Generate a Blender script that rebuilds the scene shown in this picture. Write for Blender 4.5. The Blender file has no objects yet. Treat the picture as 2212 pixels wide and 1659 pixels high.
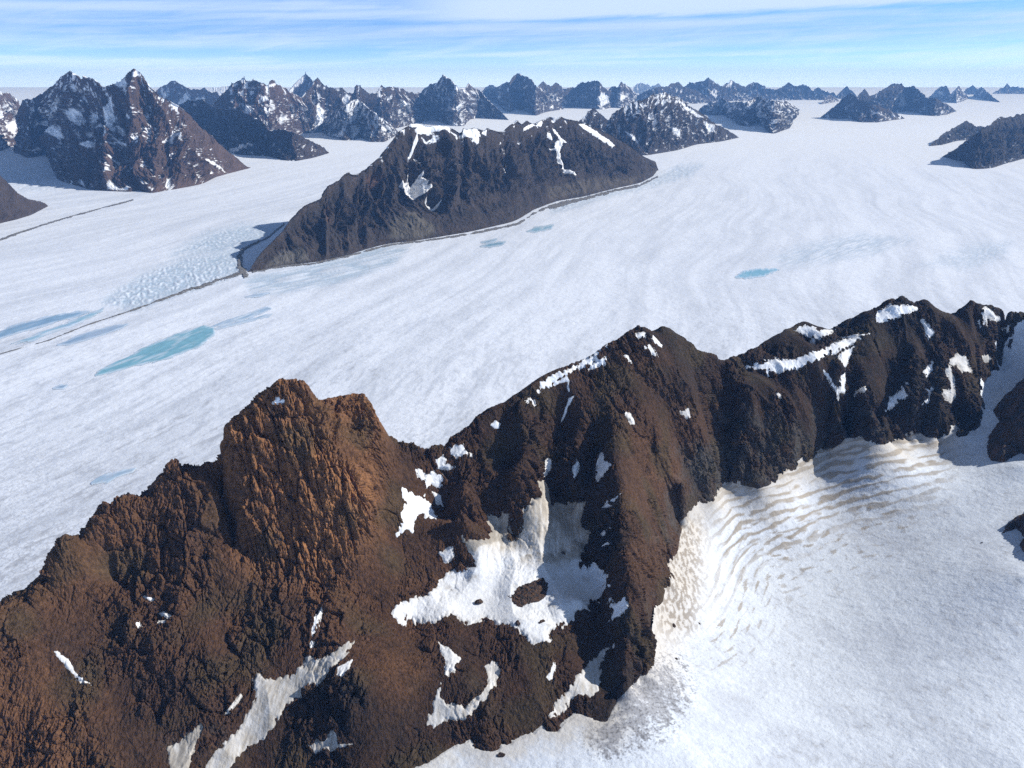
HAZE_COL = (.22, .48, 1.0, 1); HAZE_D = 1.25e-5
SUN_E, SKY_S, EXPO, SKYFLIP = 5.0, .042, 0.2, True
SKY_TINT = (1.15, 1.95, 3.7, 1); CLOUD_COL = (15, 18.5, 25, 1)
CLOUDS = '''
az = math_('DIVIDE', sep.outputs['X'], math_('MAXIMUM', sep.outputs['Y'], 0.05))
ez = sep.outputs['Z']
def snoise(sa, se, tilt, detail, rough, dist, seed):
    c = N.new('ShaderNodeCombineXYZ')
    Lk.new(math_('MULTIPLY', az, sa), c.inputs['X'])
    Lk.new(math_('ADD', math_('MULTIPLY', ez, se), math_('MULTIPLY', az, -tilt)), c.inputs['Y']); c.inputs['Z'].default_value = seed
    n = N.new('ShaderNodeTexNoise'); n.inputs['Scale'].default_value = 1; n.inputs['Detail'].default_value = detail
    n.inputs['Roughness'].default_value = rough; n.inputs['Distortion'].default_value = dist
    Lk.new(c.outputs[0], n.inputs['Vector']); return n.outputs['Fac']
n1 = snoise(1.1, 40, 0.8, 3, .5, .4, 2.0); n2 = snoise(2.6, 105, 2.4, 5, .6, .5, 7.0); n3 = snoise(9, 95, 9.0, 6, .65, .8, 4.0)
tex = math_('ADD', math_('ADD', math_('MULTIPLY', n1, .55), math_('MULTIPLY', n2, .30)), math_('MULTIPLY', n3, .22))
base_c = math_('MULTIPLY', ramp(tex, .41, .66), .78)
low = ramp(ez, .045, -.005, 0.0, .80)
edge = math_('SUBTRACT', ez, math_('ADD', math_('MULTIPLY', az, .021), .0665))
edge = math_('ADD', edge, math_('MULTIPLY', math_('SUBTRACT', n3, .5), .012))
big = math_('MULTIPLY', math_('MULTIPLY', ramp(edge, -.002, .006), ramp(az, -.22, -.02)), ramp(n1, .2, .55, .72, .95))
cloud = math_('MAXIMUM', math_('MAXIMUM', base_c, big), low)
hi = ramp(ez, .05, .45, 0., 1.)
cloud = math_('MULTIPLY', cloud, math_('SUBTRACT', 1.0, math_('MULTIPLY', hi, .85)))
'''
ROCK_K, MTN_K = .56, .72
DENOISE = False
SUN_AZD, SUN_ELD = 12, 31
import bpy, math, random, time
import numpy as np
T0 = time.time()
f32 = np.float32
# ------------------------------------------------------------------ scene / camera
scene = bpy.context.scene
COL = scene.collection
CAM_H, FPX, HOR = 1500.0, 804.0, 85.0
PITCH = math.atan((384 - HOR) / FPX)
CP, SP = math.cos(PITCH), math.sin(PITCH)
KW = 1024 / 2212.0
CROPS = {'W': (0, 0, 4096 / 2212), 'A': (0, 200, 1400 / 2212), 'B': (1000, 200, 1400 / 2212), 'C': (2200, 200, 1896 / 2212),
         'D': (0, 1400, 1700 / 2212), 'E': (1500, 1200, 1400 / 2111), 'F': (2600, 1100, 1496 / 2212), 'G': (0, 2200, 1700 / 2212),
         'H': (1500, 2100, 1400 / 2212), 'I': (0, 800, 1400 / 2212), 'J': (1000, 900, 1800 / 2212), 'K': (2400, 2000, 1696 / 2212)}

def P(*args):
    """('A', pts, 'B', pts ...) -> array of frame pixels (1024 x 768)"""
    out = []
    for c, pts in zip(args[::2], args[1::2]):
        ox, oy, s = CROPS[c]
        out += [((ox + s * x) / 4, (oy + s * y) / 4) for x, y in pts]
    return np.array(out, float)

def ray(px, py):
    u = (px - 512) / FPX; v = (384 - py) / FPX
    dx = u; dy = CP + v * SP; dz = -SP + v * CP
    return dx / dy, dz / dy                    # per metre of forward distance

def project(x, y, z):
    zc = z - CAM_H
    depth = y * CP - zc * SP
    up = y * SP + zc * CP
    return 512 + FPX * x / depth, 384 - FPX * up / depth

def at_y(px, py, Y):
    a, m = ray(px, py)
    return np.stack([a * Y, Y + 0 * a, CAM_H + m * Y], -1)

def at_z(px, py, z):
    a, m = ray(px, py)
    Y = (z - CAM_H) / m
    return np.stack([a * Y, Y, z + 0 * Y], -1)

ICE_Y0, ICE_S, ICE_END = 9000.0, 0.015, 95000.0
def ice_z(Y):
    t = np.maximum(Y - ICE_Y0, 0)
    return ICE_S * (np.sqrt(t * t + 1500 ** 2) - 1500)

def ice_hit(px, py):
    a, m = ray(px, py)
    Y = np.where(m < -1e-4, -CAM_H / np.minimum(m, -1e-4), 1e9)
    Y2 = (CAM_H + ICE_S * (ICE_Y0 + 1500)) / np.maximum(ICE_S - m, 1e-4)
    Y = np.where(Y > ICE_Y0, Y2, Y)
    for _ in range(6):
        g = CAM_H + m * Y - ice_z(Y)
        dg = m - np.where(Y > ICE_Y0, ICE_S * np.maximum(Y - ICE_Y0, 0) / np.sqrt(np.maximum(Y - ICE_Y0, 0) ** 2 + 1500 ** 2), 0)
        Y = Y - g / np.minimum(dg, -1e-3)
    Y = np.clip(Y, 500, ICE_END)
    return np.stack([a * Y, Y, CAM_H + m * Y], -1)

# ------------------------------------------------------------------ noise
rs = np.random.RandomState(7)
PERM = rs.permutation(256).astype(np.int32)
PERM = np.concatenate([PERM, PERM, PERM])
GR = rs.normal(size=(256, 3)); GR = (GR / np.linalg.norm(GR, axis=1, keepdims=True)).astype(f32) * 1.5

def gn(p, seed=0):
    p = np.asarray(p, f32)
    shp = p.shape[:-1]
    p = p.reshape(-1, 3)
    out = np.empty(len(p), f32)
    CH = 200000
    for a in range(0, len(p), CH):
        q = p[a:a + CH]
        i = np.floor(q); fr = q - i
        i = i.astype(np.int64) + seed * np.array([17, 31, 57])
        i &= 255
        w = fr * fr * fr * (fr * (fr * 6 - 15) + 10)
        r = 0
        for dx in (0, 1):
            wx = w[:, 0] if dx else 1 - w[:, 0]
            px_ = PERM[i[:, 0] + dx]
            for dy in (0, 1):
                wy = w[:, 1] if dy else 1 - w[:, 1]
                py_ = PERM[px_ + i[:, 1] + dy]
                for dz in (0, 1):
                    wz = w[:, 2] if dz else 1 - w[:, 2]
                    g = GR[PERM[py_ + i[:, 2] + dz] & 255]
                    d = g[:, 0] * (fr[:, 0] - dx) + g[:, 1] * (fr[:, 1] - dy) + g[:, 2] * (fr[:, 2] - dz)
                    r = r + wx * wy * wz * d
        out[a:a + CH] = r
    return out.reshape(shp)

def fbm(p, octs=4, gain=.5, seed=0):
    r = 0; a = 1; n = 0
    for o in range(octs):
        r = r + a * gn(p * f32(2.03 ** o), seed + o); n += a; a *= gain
    return r / n

JIT = rs.rand(256, 3).astype(f32); CRND = rs.rand(256).astype(f32)
def worley(p, seed=0):
    """nearest and second-nearest cell point, and a random number per cell: fractured blocks"""
    p = np.asarray(p, f32); shp = p.shape[:-1]; p = p.reshape(-1, 3)
    F1 = np.empty(len(p), f32); F2 = np.empty(len(p), f32); RN = np.empty(len(p), f32); TL = np.empty(len(p), f32)
    for a in range(0, len(p), 200000):
        q = p[a:a + 200000]; c = np.floor(q); fr = q - c; c = c.astype(np.int64) + seed * np.array([13, 29, 47])
        f1 = np.full(len(q), 9., f32); f2 = f1.copy(); rn = np.zeros(len(q), f32); tl = rn.copy()
        for dx in (-1, 0, 1):
            hx = PERM[(c[:, 0] + dx) & 255]; ex = fr[:, 0] - dx
            for dy in (-1, 0, 1):
                hy = PERM[hx + ((c[:, 1] + dy) & 255)]; ey = fr[:, 1] - dy
                for dz in (-1, 0, 1):
                    h = PERM[hy + ((c[:, 2] + dz) & 255)]; j = JIT[h]
                    d = (ex - j[:, 0]) ** 2 + (ey - j[:, 1]) ** 2 + (fr[:, 2] - dz - j[:, 2]) ** 2
                    m = d < f1
                    f2 = np.where(m, f1, np.minimum(f2, d)); rn = np.where(m, CRND[h], rn); tl = np.where(m, (ex - j[:, 0]) * (j[:, 1] - .5) + (fr[:, 2] - dz - j[:, 2]) * (j[:, 0] - .5) + (ey - j[:, 1]) * (j[:, 2] - .5), tl); f1 = np.where(m, d, f1)
        F1[a:a + 200000] = np.sqrt(f1); F2[a:a + 200000] = np.sqrt(f2); RN[a:a + 200000] = rn; TL[a:a + 200000] = tl
    return F1.reshape(shp), F2.reshape(shp), RN.reshape(shp), TL.reshape(shp)

def xy3(x, y, z=0.0):
    x, y, z = np.broadcast_arrays(x, y, z)
    return np.stack([x, y, z], -1).astype(f32)

def sstep(a, b, x):
    t = np.clip((x - a) / (b - a), 0, 1)
    return t * t * (3 - 2 * t)

def seg_dist(px, py, poly, closed=False):
    pts = np.asarray(poly, float)
    n = len(pts); best = np.full(np.shape(px), 1e18)
    for k in range(n if closed else n - 1):
        a = pts[k]; b = pts[(k + 1) % n]
        d = b - a; L = max(d @ d, 1e-12)
        t = np.clip(((px - a[0]) * d[0] + (py - a[1]) * d[1]) / L, 0, 1)
        best = np.minimum(best, (px - a[0] - t * d[0]) ** 2 + (py - a[1] - t * d[1]) ** 2)
    return np.sqrt(best)

def inside(px, py, poly):
    pts = np.asarray(poly, float); n = len(pts)
    r = np.zeros(np.shape(px), bool)
    for k in range(n):
        x1, y1 = pts[k]; x2, y2 = pts[(k + 1) % n]
        if y1 == y2: continue
        c = ((y1 > py) != (y2 > py)) & (px < (x2 - x1) * (py - y1) / (y2 - y1) + x1)
        r ^= c
    return r

def sdist(px, py, poly, pad=12.0, far=-99.0):
    """signed distance (+ inside) in pixels, only worked out near the outline's box"""
    poly = np.asarray(poly, float)
    lo = poly.min(0) - pad; hi = poly.max(0) + pad
    m = (px > lo[0]) & (px < hi[0]) & (py > lo[1]) & (py < hi[1])
    out = np.full(np.shape(px), far)
    if m.any():
        x, y = px[m], py[m]
        d = seg_dist(x, y, poly, True)
        out[m] = np.where(inside(x, y, poly), d, -d)
    return out

# ------------------------------------------------------------------ mesh helpers
def link_mesh(name, co, quads, mat, parent=None, col=None, tris=None, smooth=False):
    me = bpy.data.meshes.new(name)
    co = np.ascontiguousarray(co, f32)
    q = np.ascontiguousarray(quads, np.int32)
    k = q.shape[1]
    me.vertices.add(len(co)); me.vertices.foreach_set('co', co.ravel())
    me.loops.add(q.size); me.loops.foreach_set('vertex_index', q.ravel())
    me.polygons.add(len(q)); me.polygons.foreach_set('loop_start', np.arange(0, q.size, k, dtype=np.int32))
    me.update(calc_edges=True)
    me.polygons.foreach_set('use_smooth', np.full(len(q), bool(smooth)))
    if col is not None:
        a = me.color_attributes.new('tint', 'FLOAT_COLOR', 'POINT')
        c = np.ones((len(co), 4), f32); c[:, :3] = col
        a.data.foreach_set('color', c.ravel())
    me.materials.append(mat)
    o = bpy.data.objects.new(name, me)
    COL.objects.link(o)
    if parent is not None: o.parent = parent
    return o

def sub_mesh(name, co, quads, mask, mat, **kw):
    """keep only masked quads; compact the vertices"""
    q = quads[mask]
    if len(q) == 0: return None
    used, inv = np.unique(q, return_inverse=True)
    col = kw.pop('col', None)
    return link_mesh(name, co[used], inv.reshape(q.shape), mat, col=None if col is None else col[used], **kw)

def largest(quads, mask):
    """mask of the largest connected piece"""
    idx = np.nonzero(mask)[0]; own = {}
    for k in idx:
        for v in quads[k]: own.setdefault(int(v), []).append(int(k))
    seen = set(); best = []
    for s0 in idx:
        s0 = int(s0)
        if s0 in seen: continue
        seen.add(s0); st = [s0]; comp = []
        while st:
            k = st.pop(); comp.append(k)
            for v in quads[k]:
                for j in own[int(v)]:
                    if j not in seen: seen.add(j); st.append(j)
        if len(comp) > len(best): best = comp
    out = np.zeros(len(mask), bool); out[best] = True
    return out

def grid_quads(nr, nc):
    i = np.arange(nr * nc, dtype=np.int32).reshape(nr, nc)
    return np.stack([i[:-1, :-1], i[:-1, 1:], i[1:, 1:], i[1:, :-1]], -1).reshape(-1, 4)

def grid_normals(co):
    du = np.gradient(co, axis=1); dv = np.gradient(co, axis=0)
    n = np.cross(du, dv)
    n /= np.linalg.norm(n, axis=-1, keepdims=True) + 1e-9
    return n * np.where(n[..., 2:3] < 0, -1, 1)

def tag(o, label, cat, kind=None, group=None):
    o['label'] = label; o['category'] = cat
    if kind: o['kind'] = kind
    if group: o['group'] = group
    return o

# ------------------------------------------------------------------ materials
def mat_tint(name, rough=.9, spec=.15, var=.25, vscale=.2, bumps=((.3, 1.0),), sss=0.0):
    m = bpy.data.materials.new(name); m.use_nodes = True
    nt = m.node_tree; N = nt.nodes; L = nt.links
    b = N['Principled BSDF']
    b.inputs['Roughness'].default_value = rough
    b.inputs['Specular IOR Level'].default_value = spec
    at = N.new('ShaderNodeAttribute'); at.attribute_name = 'tint'
    tc = N.new('ShaderNodeNewGeometry')
    nz = N.new('ShaderNodeTexNoise'); nz.inputs['Scale'].default_value = vscale; nz.inputs['Detail'].default_value = 6
    L.new(tc.outputs['Position'], nz.inputs['Vector'])
    mr = N.new('ShaderNodeMapRange'); mr.inputs['From Min'].default_value = .25; mr.inputs['From Max'].default_value = .75
    mr.inputs['To Min'].default_value = 1 - var; mr.inputs['To Max'].default_value = 1 + var
    L.new(nz.outputs['Fac'], mr.inputs['Value'])
    vm = N.new('ShaderNodeVectorMath'); vm.operation = 'SCALE'
    L.new(at.outputs['Color'], vm.inputs[0]); L.new(mr.outputs['Result'], vm.inputs['Scale'])
    L.new(vm.outputs['Vector'], b.inputs['Base Color'])
    prev = None
    for sc, dist in bumps:
        n2 = N.new('ShaderNodeTexNoise'); n2.inputs['Scale'].default_value = sc; n2.inputs['Detail'].default_value = 5
        n2.inputs['Roughness'].default_value = .6
        L.new(tc.outputs['Position'], n2.inputs['Vector'])
        bp = N.new('ShaderNodeBump'); bp.inputs['Distance'].default_value = dist; bp.inputs['Strength'].default_value = 1
        L.new(n2.outputs['Fac'], bp.inputs['Height'])
        if prev: L.new(prev.outputs['Normal'], bp.inputs['Normal'])
        prev = bp
    if prev: L.new(prev.outputs['Normal'], b.inputs['Normal'])
    return m

M_ROCK = mat_tint('weathered_rock', .92, .12, .35, .12, ((.08, 5.0), (.35, 1.6)))
M_FAR = mat_tint('distant_rock_and_snow', .92, .1, .2, .01, ((.008, 40.0), (.03, 12.0)))
M_SNOW = mat_tint('old_snow', .75, .2, .08, .15, ((.05, 2.0), (.25, .6)))
M_ICE = mat_tint('glacier_ice', .7, .2, .06, .02, ((.006, 8.0), (.03, 3.0), (.11, .5)))
M_WATER = mat_tint('meltwater', .35, .3, .12, .02, ())
M_MORAINE = mat_tint('moraine_rubble', .95, .1, .4, .05, ((.05, 3.0),))

exec_parts = []
# ------------------------------------------------------------------ FOREGROUND TERRAIN
CREST = np.concatenate([
    P('W', [(-330, 1640), (-160, 1475)]), P('W', [(0, 1308)]),
    P('D', [(75, 1300), (150, 1215), (235, 1130), (246, 1090), (270, 1050), (300, 1010), (312, 983), (365, 972), (428, 975), (440, 955), (475, 905), (520, 850), (545, 825), (575, 810), (600, 795), (635, 765), (690, 765), (740, 750), (770, 735), (782, 712), (820, 665), (855, 630), (882, 600), (940, 605), (1005, 615), (1050, 590), (1075, 578), (1125, 560), (1142, 520), (1150, 470), (1166, 420), (1180, 388), (1238, 342), (1300, 290), (1340, 255), (1380, 225), (1430, 170), (1460, 152), (1510, 160), (1560, 170), (1600, 190), (1616, 215), (1622, 245), (1645, 268), (1700, 255), (1770, 240), (1840, 232), (1895, 240), (1917, 270), (1942, 310), (1963, 360), (1985, 390), (2002, 420), (2014, 465), (2050, 485), (2110, 490), (2170, 490)]),
    P('E', [(66, 840), (90, 865), (150, 870), (205, 885), (255, 875), (270, 890), (305, 905), (360, 885), (440, 850), (500, 810), (580, 760), (640, 700), (740, 640), (830, 590), (960, 505), (1030, 460), (1100, 420), (1200, 385), (1260, 360), (1340, 310), (1420, 260), (1500, 210), (1560, 180), (1605, 155), (1620, 172), (1660, 187), (1700, 185), (1720, 160), (1745, 155), (1785, 170), (1830, 210), (1880, 255), (1940, 305), (1970, 320), (2030, 330), (2060, 345), (2085, 370)]),
    P('F', [(430, 508), (480, 500), (500, 485), (560, 465), (640, 420), (700, 385), (740, 355), (790, 330), (840, 310), (870, 290), (905, 280), (950, 295), (990, 312), (1050, 325), (1085, 315), (1130, 285), (1200, 245), (1280, 215), (1340, 185), (1400, 155), (1440, 140), (1485, 128), (1510, 150), (1550, 170), (1580, 165), (1620, 148), (1660, 165), (1700, 195), (1740, 225), (1800, 238), (1840, 205), (1880, 170), (1910, 152), (1935, 185), (1960, 178), (2000, 185), (2030, 185), (2050, 215), (2100, 230), (2212, 240), (2330, 200), (2500, 230), (2700, 330)])])
CX = np.array([-330, 0, 150, 365, 440, 470, 620, 668, 700, 790, 835, 920, 1040, 1180, 1390, 1440, 1560, 1600, 1740, 1945, 2100, 2212, 2500]) * KW
CY = np.array([900, 1150, 1250, 1400, 1425, 1440, 1480, 1490, 1560, 1590, 1590, 1610, 1690, 1790, 2000, 2020, 2140, 2200, 2450, 2500, 2560, 2650, 2900.])

def crest_world(c): return at_y(c[:, 0], c[:, 1], np.interp(c[:, 0], CX, CY))
def dens(p, step=16.0):
    out = [p[0]]
    for a, b in zip(p[:-1], p[1:]):
        n = max(1, int(np.linalg.norm(b - a) / step))
        out += [a + (b - a) * (k + 1) / n for k in range(n)]
    return np.array(out)

ctrl = []
cw = dens(crest_world(CREST), 14.0)
ctrl.append(cw)
for dy_, dd_ in ((55., 28.), (130., 85.)):        # just behind the crest the ground drops under the line of sight
    b = cw[::2].copy(); b[:, 2] += (b[:, 2] - CAM_H) / b[:, 1] * dy_ - dd_; b[:, 0] *= 1 + dy_ / b[:, 1]; b[:, 1] += dy_; ctrl.append(b)
for fr in (.45, .75, 1.15):                       # the hidden far side falls to the main glacier
    b = cw[::3].copy(); b[:, 1] += b[:, 2] * fr / 1.15; b[:, 0] *= b[:, 1] / cw[::3, 1]; b[:, 2] *= (1 - fr); ctrl.append(b)

def LY(crop, pts):   # (x, y, forward distance)
    q = P(crop, [(a, b) for a, b, _ in pts]); return dens(at_y(q[:, 0], q[:, 1], np.array([c for _, _, c in pts], float)))
def LZ(crop, pts):   # (x, y, height)
    q = P(crop, [(a, b) for a, b, _ in pts]); return dens(at_z(q[:, 0], q[:, 1], np.array([c for _, _, c in pts], float)), 30)
def one(f, crop, pts):
    return np.concatenate([f(crop, [p]) for p in pts])

CONTACT = np.concatenate([
    P('W', [(830, 1760), (890, 1690)]),
    P('H', [(230, 1536), (330, 1500), (400, 1450), (520, 1375), (600, 1360), (640, 1410), (770, 1425), (800, 1395), (900, 1355), (1000, 1310), (1060, 1250), (1090, 1292), (1150, 1300), (1200, 1240), (1280, 1187), (1350, 1210), (1400, 1245), (1465, 1240), (1480, 1180), (1520, 1100), (1600, 1010), (1640, 950), (1665, 895), (1700, 930), (1735, 900), (1752, 780), (1750, 700), (1768, 600), (1770, 530), (1800, 450), (1820, 390), (1870, 350), (1868, 290), (1850, 240), (1892, 160), (1900, 100), (1920, 10)]),
    P('F', [(150, 1540), (160, 1450), (230, 1390), (290, 1345), (370, 1320), (420, 1240), (480, 1205), (560, 1225), (640, 1240), (700, 1225), (800, 1160), (900, 1090), (1000, 1040), (1040, 1015), (1100, 1000), (1160, 950), (1250, 960), (1300, 975), (1380, 985), (1480, 975), (1540, 930), (1600, 920), (1650, 940), (1750, 925), (1810, 870), (1830, 940), (1900, 930), (1945, 880), (1965, 800), (1950, 740), (1960, 650), (1965, 590), (2060, 560), (2060, 480), (2045, 400), (2120, 390), (2140, 320), (2180, 290), (2225, 262)])])
ICE_POLY = np.concatenate([CONTACT, P('W', [(2240, 690), (2700, 760), (3200, 1000), (3200, 3200), (400, 3200), (700, 1900)])])
czx = np.array([0, 1100, 1400, 1560, 1870, 2080, 2095, 2130, 2160, 2212, 2300]) * KW
czz = np.array([500, 500, 500, 500, 505, 512, 540, 610, 660, 705, 730.])
cz = np.interp(CONTACT[:, 0], czx, czz)
yb_ = CONTACT[:, 1] / KW
cz = np.where((CONTACT[:, 0] > 2080 * KW), np.interp(yb_, [690, 760, 830, 930], [715, 640, 590, 512]), cz)
ctrl.append(dens(at_z(CONTACT[:, 0], CONTACT[:, 1], cz), 22))
ctrl.append(one(LZ, 'W', [(2212, 1659, 482), (1500, 1659, 490), (2212, 1250, 500), (2212, 1010, 520), (2212, 860, 590), (2180, 760, 655), (2600, 1659, 490), (2700, 1000, 540), (2700, 860, 640), (1200, 2300, 488), (2400, 2300, 485), (400, 2600, 480), (-500, 2300, 480), (3200, 1500, 500), (3000, 1000, 600)]))
# cirque floor and the ground round it
ctrl.append(one(LZ, 'W', [(1140, 1275, 560), (860, 1330, 560), (1000, 1250, 566), (1000, 1170, 590), (1100, 1180, 586), (1180, 1200, 580), (1250, 1180, 586), (1180, 1090, 622), (1245, 1100, 600), (1250, 1300, 560), (1180, 1385, 550), (1300, 1240, 570), (1310, 1300, 560), (1080, 1140, 606), (1050, 1360, 553)]))
ctrl.append(LZ('W', [(870, 1345, 553), (1010, 1340, 552), (1100, 1368, 550), (1180, 1392, 548)]))
ctrl.append(one(LZ, 'W', [(1180, 1490, 522), (1010, 1480, 543), (950, 1540, 518), (1000, 1556, 516), (1070, 1460, 528), (1100, 1560, 508), (850, 1600, 512), (700, 1600, 512), (560, 1659, 480), (840, 1470, 560), (900, 1420, 552), (1250, 1450, 520), (960, 1420, 545)]))
# spur
ctrl.append(LY('W', [(1383, 791, 1900), (1330, 880, 1775), (1313, 961, 1660), (1326, 1020, 1570), (1340, 1090, 1478), (1346, 1170, 1385), (1352, 1250, 1302), (1360, 1330, 1240), (1362, 1400, 1185), (1348, 1480, 1130)]))
ctrl.append(LY('W', [(1262, 1090, 1600), (1258, 1150, 1530), (1268, 1215, 1440), (1300, 1260, 1385), (1300, 1330, 1300), (1308, 1420, 1212), (1300, 1490, 1140)]))
# crag: left edge, chasm, faces
ctrl.append(LY('D', [(1178, 560, 1416), (1205, 640, 1400), (1240, 720, 1385), (1246, 850, 1360), (1252, 1000, 1330)]))
ctrl.append(LY('D', [(1140, 640, 1445), (1176, 730, 1446), (1198, 850, 1430), (1208, 960, 1392), (1218, 1060, 1342)]))
ctrl.append(LY('D', [(1060, 600, 1418), (1100, 680, 1404), (1145, 780, 1385), (1165, 900, 1358), (1170, 1000, 1330)]))
ctrl.append(one(LY, 'W', [(600, 1000, 1408), (560, 1100, 1352), (640, 1200, 1325), (700, 1000, 1412), (745, 1180, 1340), (560, 1210, 1310), (660, 1100, 1362), (620, 900, 1446), (720, 900, 1505)]))
ctrl.append(LY('W', [(668, 860, 1490), (690, 930, 1455), (735, 990, 1428), (785, 1040, 1408), (782, 1100, 1385), (745, 1185, 1340)]))
ctrl.append(one(LY, 'W', [(770, 930, 1530), (830, 1010, 1520), (850, 1070, 1492), (830, 1150, 1420), (780, 1250, 1322), (760, 1350, 1222), (900, 1060, 1530), (900, 1150, 1450), (900, 1250, 1365), (960, 1100, 1540), (860, 1200, 1390)]))
# left slopes, snow gully, lower knob
ctrl.append(one(LY, 'W', [(250, 1250, 1256), (450, 1300, 1225), (300, 1450, 1085), (100, 1500, 1035), (0, 1659, 935), (300, 1659, 955), (480, 1480, 1085), (120, 1300, 1175), (-200, 1659, 900), (400, 1150, 1315), (470, 1200, 1292), (200, 1380, 1130)]))
ctrl.append(LY('W', [(712, 1260, 1300), (695, 1340, 1208), (640, 1440, 1130), (560, 1530, 1064), (460, 1650, 980)]))
ctrl.append(LY('W', [(640, 1290, 1262), (600, 1400, 1165), (540, 1480, 1102)]))
ctrl.append(LY('W', [(800, 1400, 1165), (770, 1460, 1096), (745, 1500, 1060), (700, 1570, 1022)]))
# gully and ribs below the crest left of the peak
ctrl.append(LY('E', [(1170, 565, 1790), (1110, 750, 1770), (1060, 930, 1700), (1035, 1080, 1640)]))
ctrl.append(LY('E', [(960, 640, 1735), (930, 800, 1660), (890, 950, 1600), (860, 1100, 1540)]))
ctrl.append(LY('E', [(780, 800, 1685), (830, 950, 1645), (860, 1020, 1612)]))
ctrl.append(LY('E', [(640, 880, 1655), (560, 1050, 1570), (520, 1250, 1470)]))
ctrl.append(LY('E', [(1250, 480, 1830), (1290, 650, 1768), (1200, 900, 1690), (1150, 1040, 1650)]))
ctrl.append(LY('E', [(1300, 900, 1720), (1270, 1050, 1660), (1230, 1180, 1600)]))
ctrl.append(LY('E', [(1370, 920, 1710), (1330, 1050, 1655), (1290, 1180, 1590)]))
ctrl.append(one(LY, 'W', [(1419, 935, 1780), (1472, 1042, 1740), (1480, 860, 1920), (1530, 960, 1900)]))
# right wall: gullies and ribs, ledge below the back crest
ctrl.append(LY('F', [(400, 540, 2150), (440, 680, 2100), (455, 850, 2055), (440, 1040, 1985)]))
ctrl.append(LY('F', [(520, 560, 2150), (540, 700, 2065), (545, 850, 2008), (520, 1080, 1945)]))
ctrl.append(LY('F', [(560, 560, 2180), (700, 590, 2160), (850, 590, 2170), (1000, 550, 2200), (1130, 480, 2260), (1250, 400, 2330), (1400, 330, 2400), (1540, 240, 2450)]))
ctrl.append(one(LY, 'F', [(850, 800, 2052), (700, 800, 2040), (1000, 800, 2110), (900, 440, 2360), (700, 480, 2260), (1150, 390, 2385)]))
ctrl.append(LY('F', [(1180, 470, 2290), (1150, 620, 2220), (1120, 780, 2165), (1120, 900, 2140)]))
ctrl.append(LY('F', [(1260, 470, 2310), (1270, 650, 2210), (1290, 850, 2130)]))
ctrl.append(LY('F', [(1500, 420, 2400), (1440, 620, 2320), (1390, 800, 2240), (1380, 920, 2180)]))
ctrl.append(LY('F', [(1560, 350, 2430), (1590, 560, 2310), (1560, 780, 2225)]))
ctrl.append(LY('F', [(1640, 400, 2440), (1670, 600, 2360), (1650, 800, 2270)]))
ctrl.append(LY('F', [(1740, 380, 2450), (1730, 600, 2340), (1720, 800, 2240)]))
ctrl.append(one(LY, 'F', [(1850, 600, 2360), (1900, 420, 2470), (1850, 780, 2270), (2000, 330, 2540)]))
ctrl = np.concatenate(ctrl)
# drop near-duplicates in plan
key = np.round(ctrl[:, :2] / 7).astype(int)
_, ui = np.unique(key, axis=0, return_index=True)
ctrl = ctrl[np.sort(ui)]
print('ctrl', len(ctrl))
MQ = 4.0
def phi(a, b):
    d2 = ((a[:, None, :] - b[None]) ** 2).sum(-1)
    return np.sqrt(d2 + MQ * MQ)
n = len(ctrl)
A = np.zeros((n + 3, n + 3)); A[:n, :n] = phi(ctrl[:, :2], ctrl[:, :2]) - 0.6 * np.eye(n)
Q = np.c_[np.ones(n), ctrl[:, :2] / 1000]; A[:n, n:] = Q; A[n:, :n] = Q.T
W_ = np.linalg.solve(A, np.r_[ctrl[:, 2], 0, 0, 0])
GX0, GX1, GY0, GY1, GS = -2100., 2700., 560., 4000., 5.0
gx = np.arange(GX0, GX1 + GS, GS); gy = np.arange(GY0, GY1 + GS, GS)
ZG = np.empty((len(gy), len(gx)), f32)
c32 = ctrl[:, :2].astype(f32); w32 = W_[:n].astype(f32)
for j, yv in enumerate(gy):
    dx2 = (gx[:, None].astype(f32) - c32[None, :, 0]) ** 2 + (f32(yv) - c32[None, :, 1]) ** 2 + f32(MQ * MQ)
    ZG[j] = np.sqrt(dx2) @ w32 + W_[n] + W_[n + 1] * gx / 1000 + W_[n + 2] * yv / 1000
ZG = np.clip(ZG, -120, 1050)
def zb(x, y):
    u = np.clip((x - GX0) / GS, 0, len(gx) - 1.001); v = np.clip((y - GY0) / GS, 0, len(gy) - 1.001)
    i = u.astype(int); j = v.astype(int); fu = u - i; fv = v - j
    return (ZG[j, i] * (1 - fu) + ZG[j, i + 1] * fu) * (1 - fv) + (ZG[j + 1, i] * (1 - fu) + ZG[j + 1, i + 1] * fu) * fv
print('rbf', time.time() - T0)

NC, NR = 1700, 820
s = np.linspace(-.92, .92, NC)
Yc = np.exp(np.linspace(math.log(690), math.log(3600), 620))
XX = s[None] * Yc[:, None]; YY = np.repeat(Yc[:, None], NC, 1)
ZZ = zb(XX, YY)
_, PY = project(XX, YY, ZZ)
dpy = -np.diff(PY, axis=0)
runmin = np.minimum.accumulate(PY, 0)
vis = (PY[1:] <= runmin[:-1] + .5)
wgt = np.where(vis, np.abs(dpy), .18 * np.abs(dpy)) + .06 + np.diff(Yc)[:, None] * .004
wgt = np.where((PY[1:] > 800) | (PY[:-1] > 800), .35, wgt)
cum = np.concatenate([np.zeros((1, NC)), np.cumsum(wgt, 0)], 0); cum /= cum[-1]
k_ = np.ones(31) / 31
cum = np.apply_along_axis(lambda r: np.convolve(np.pad(r, 15, 'edge'), k_, 'valid'), 1, cum)
tt = np.linspace(0, 1, NR)
FY = np.empty((NR, NC))
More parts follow.
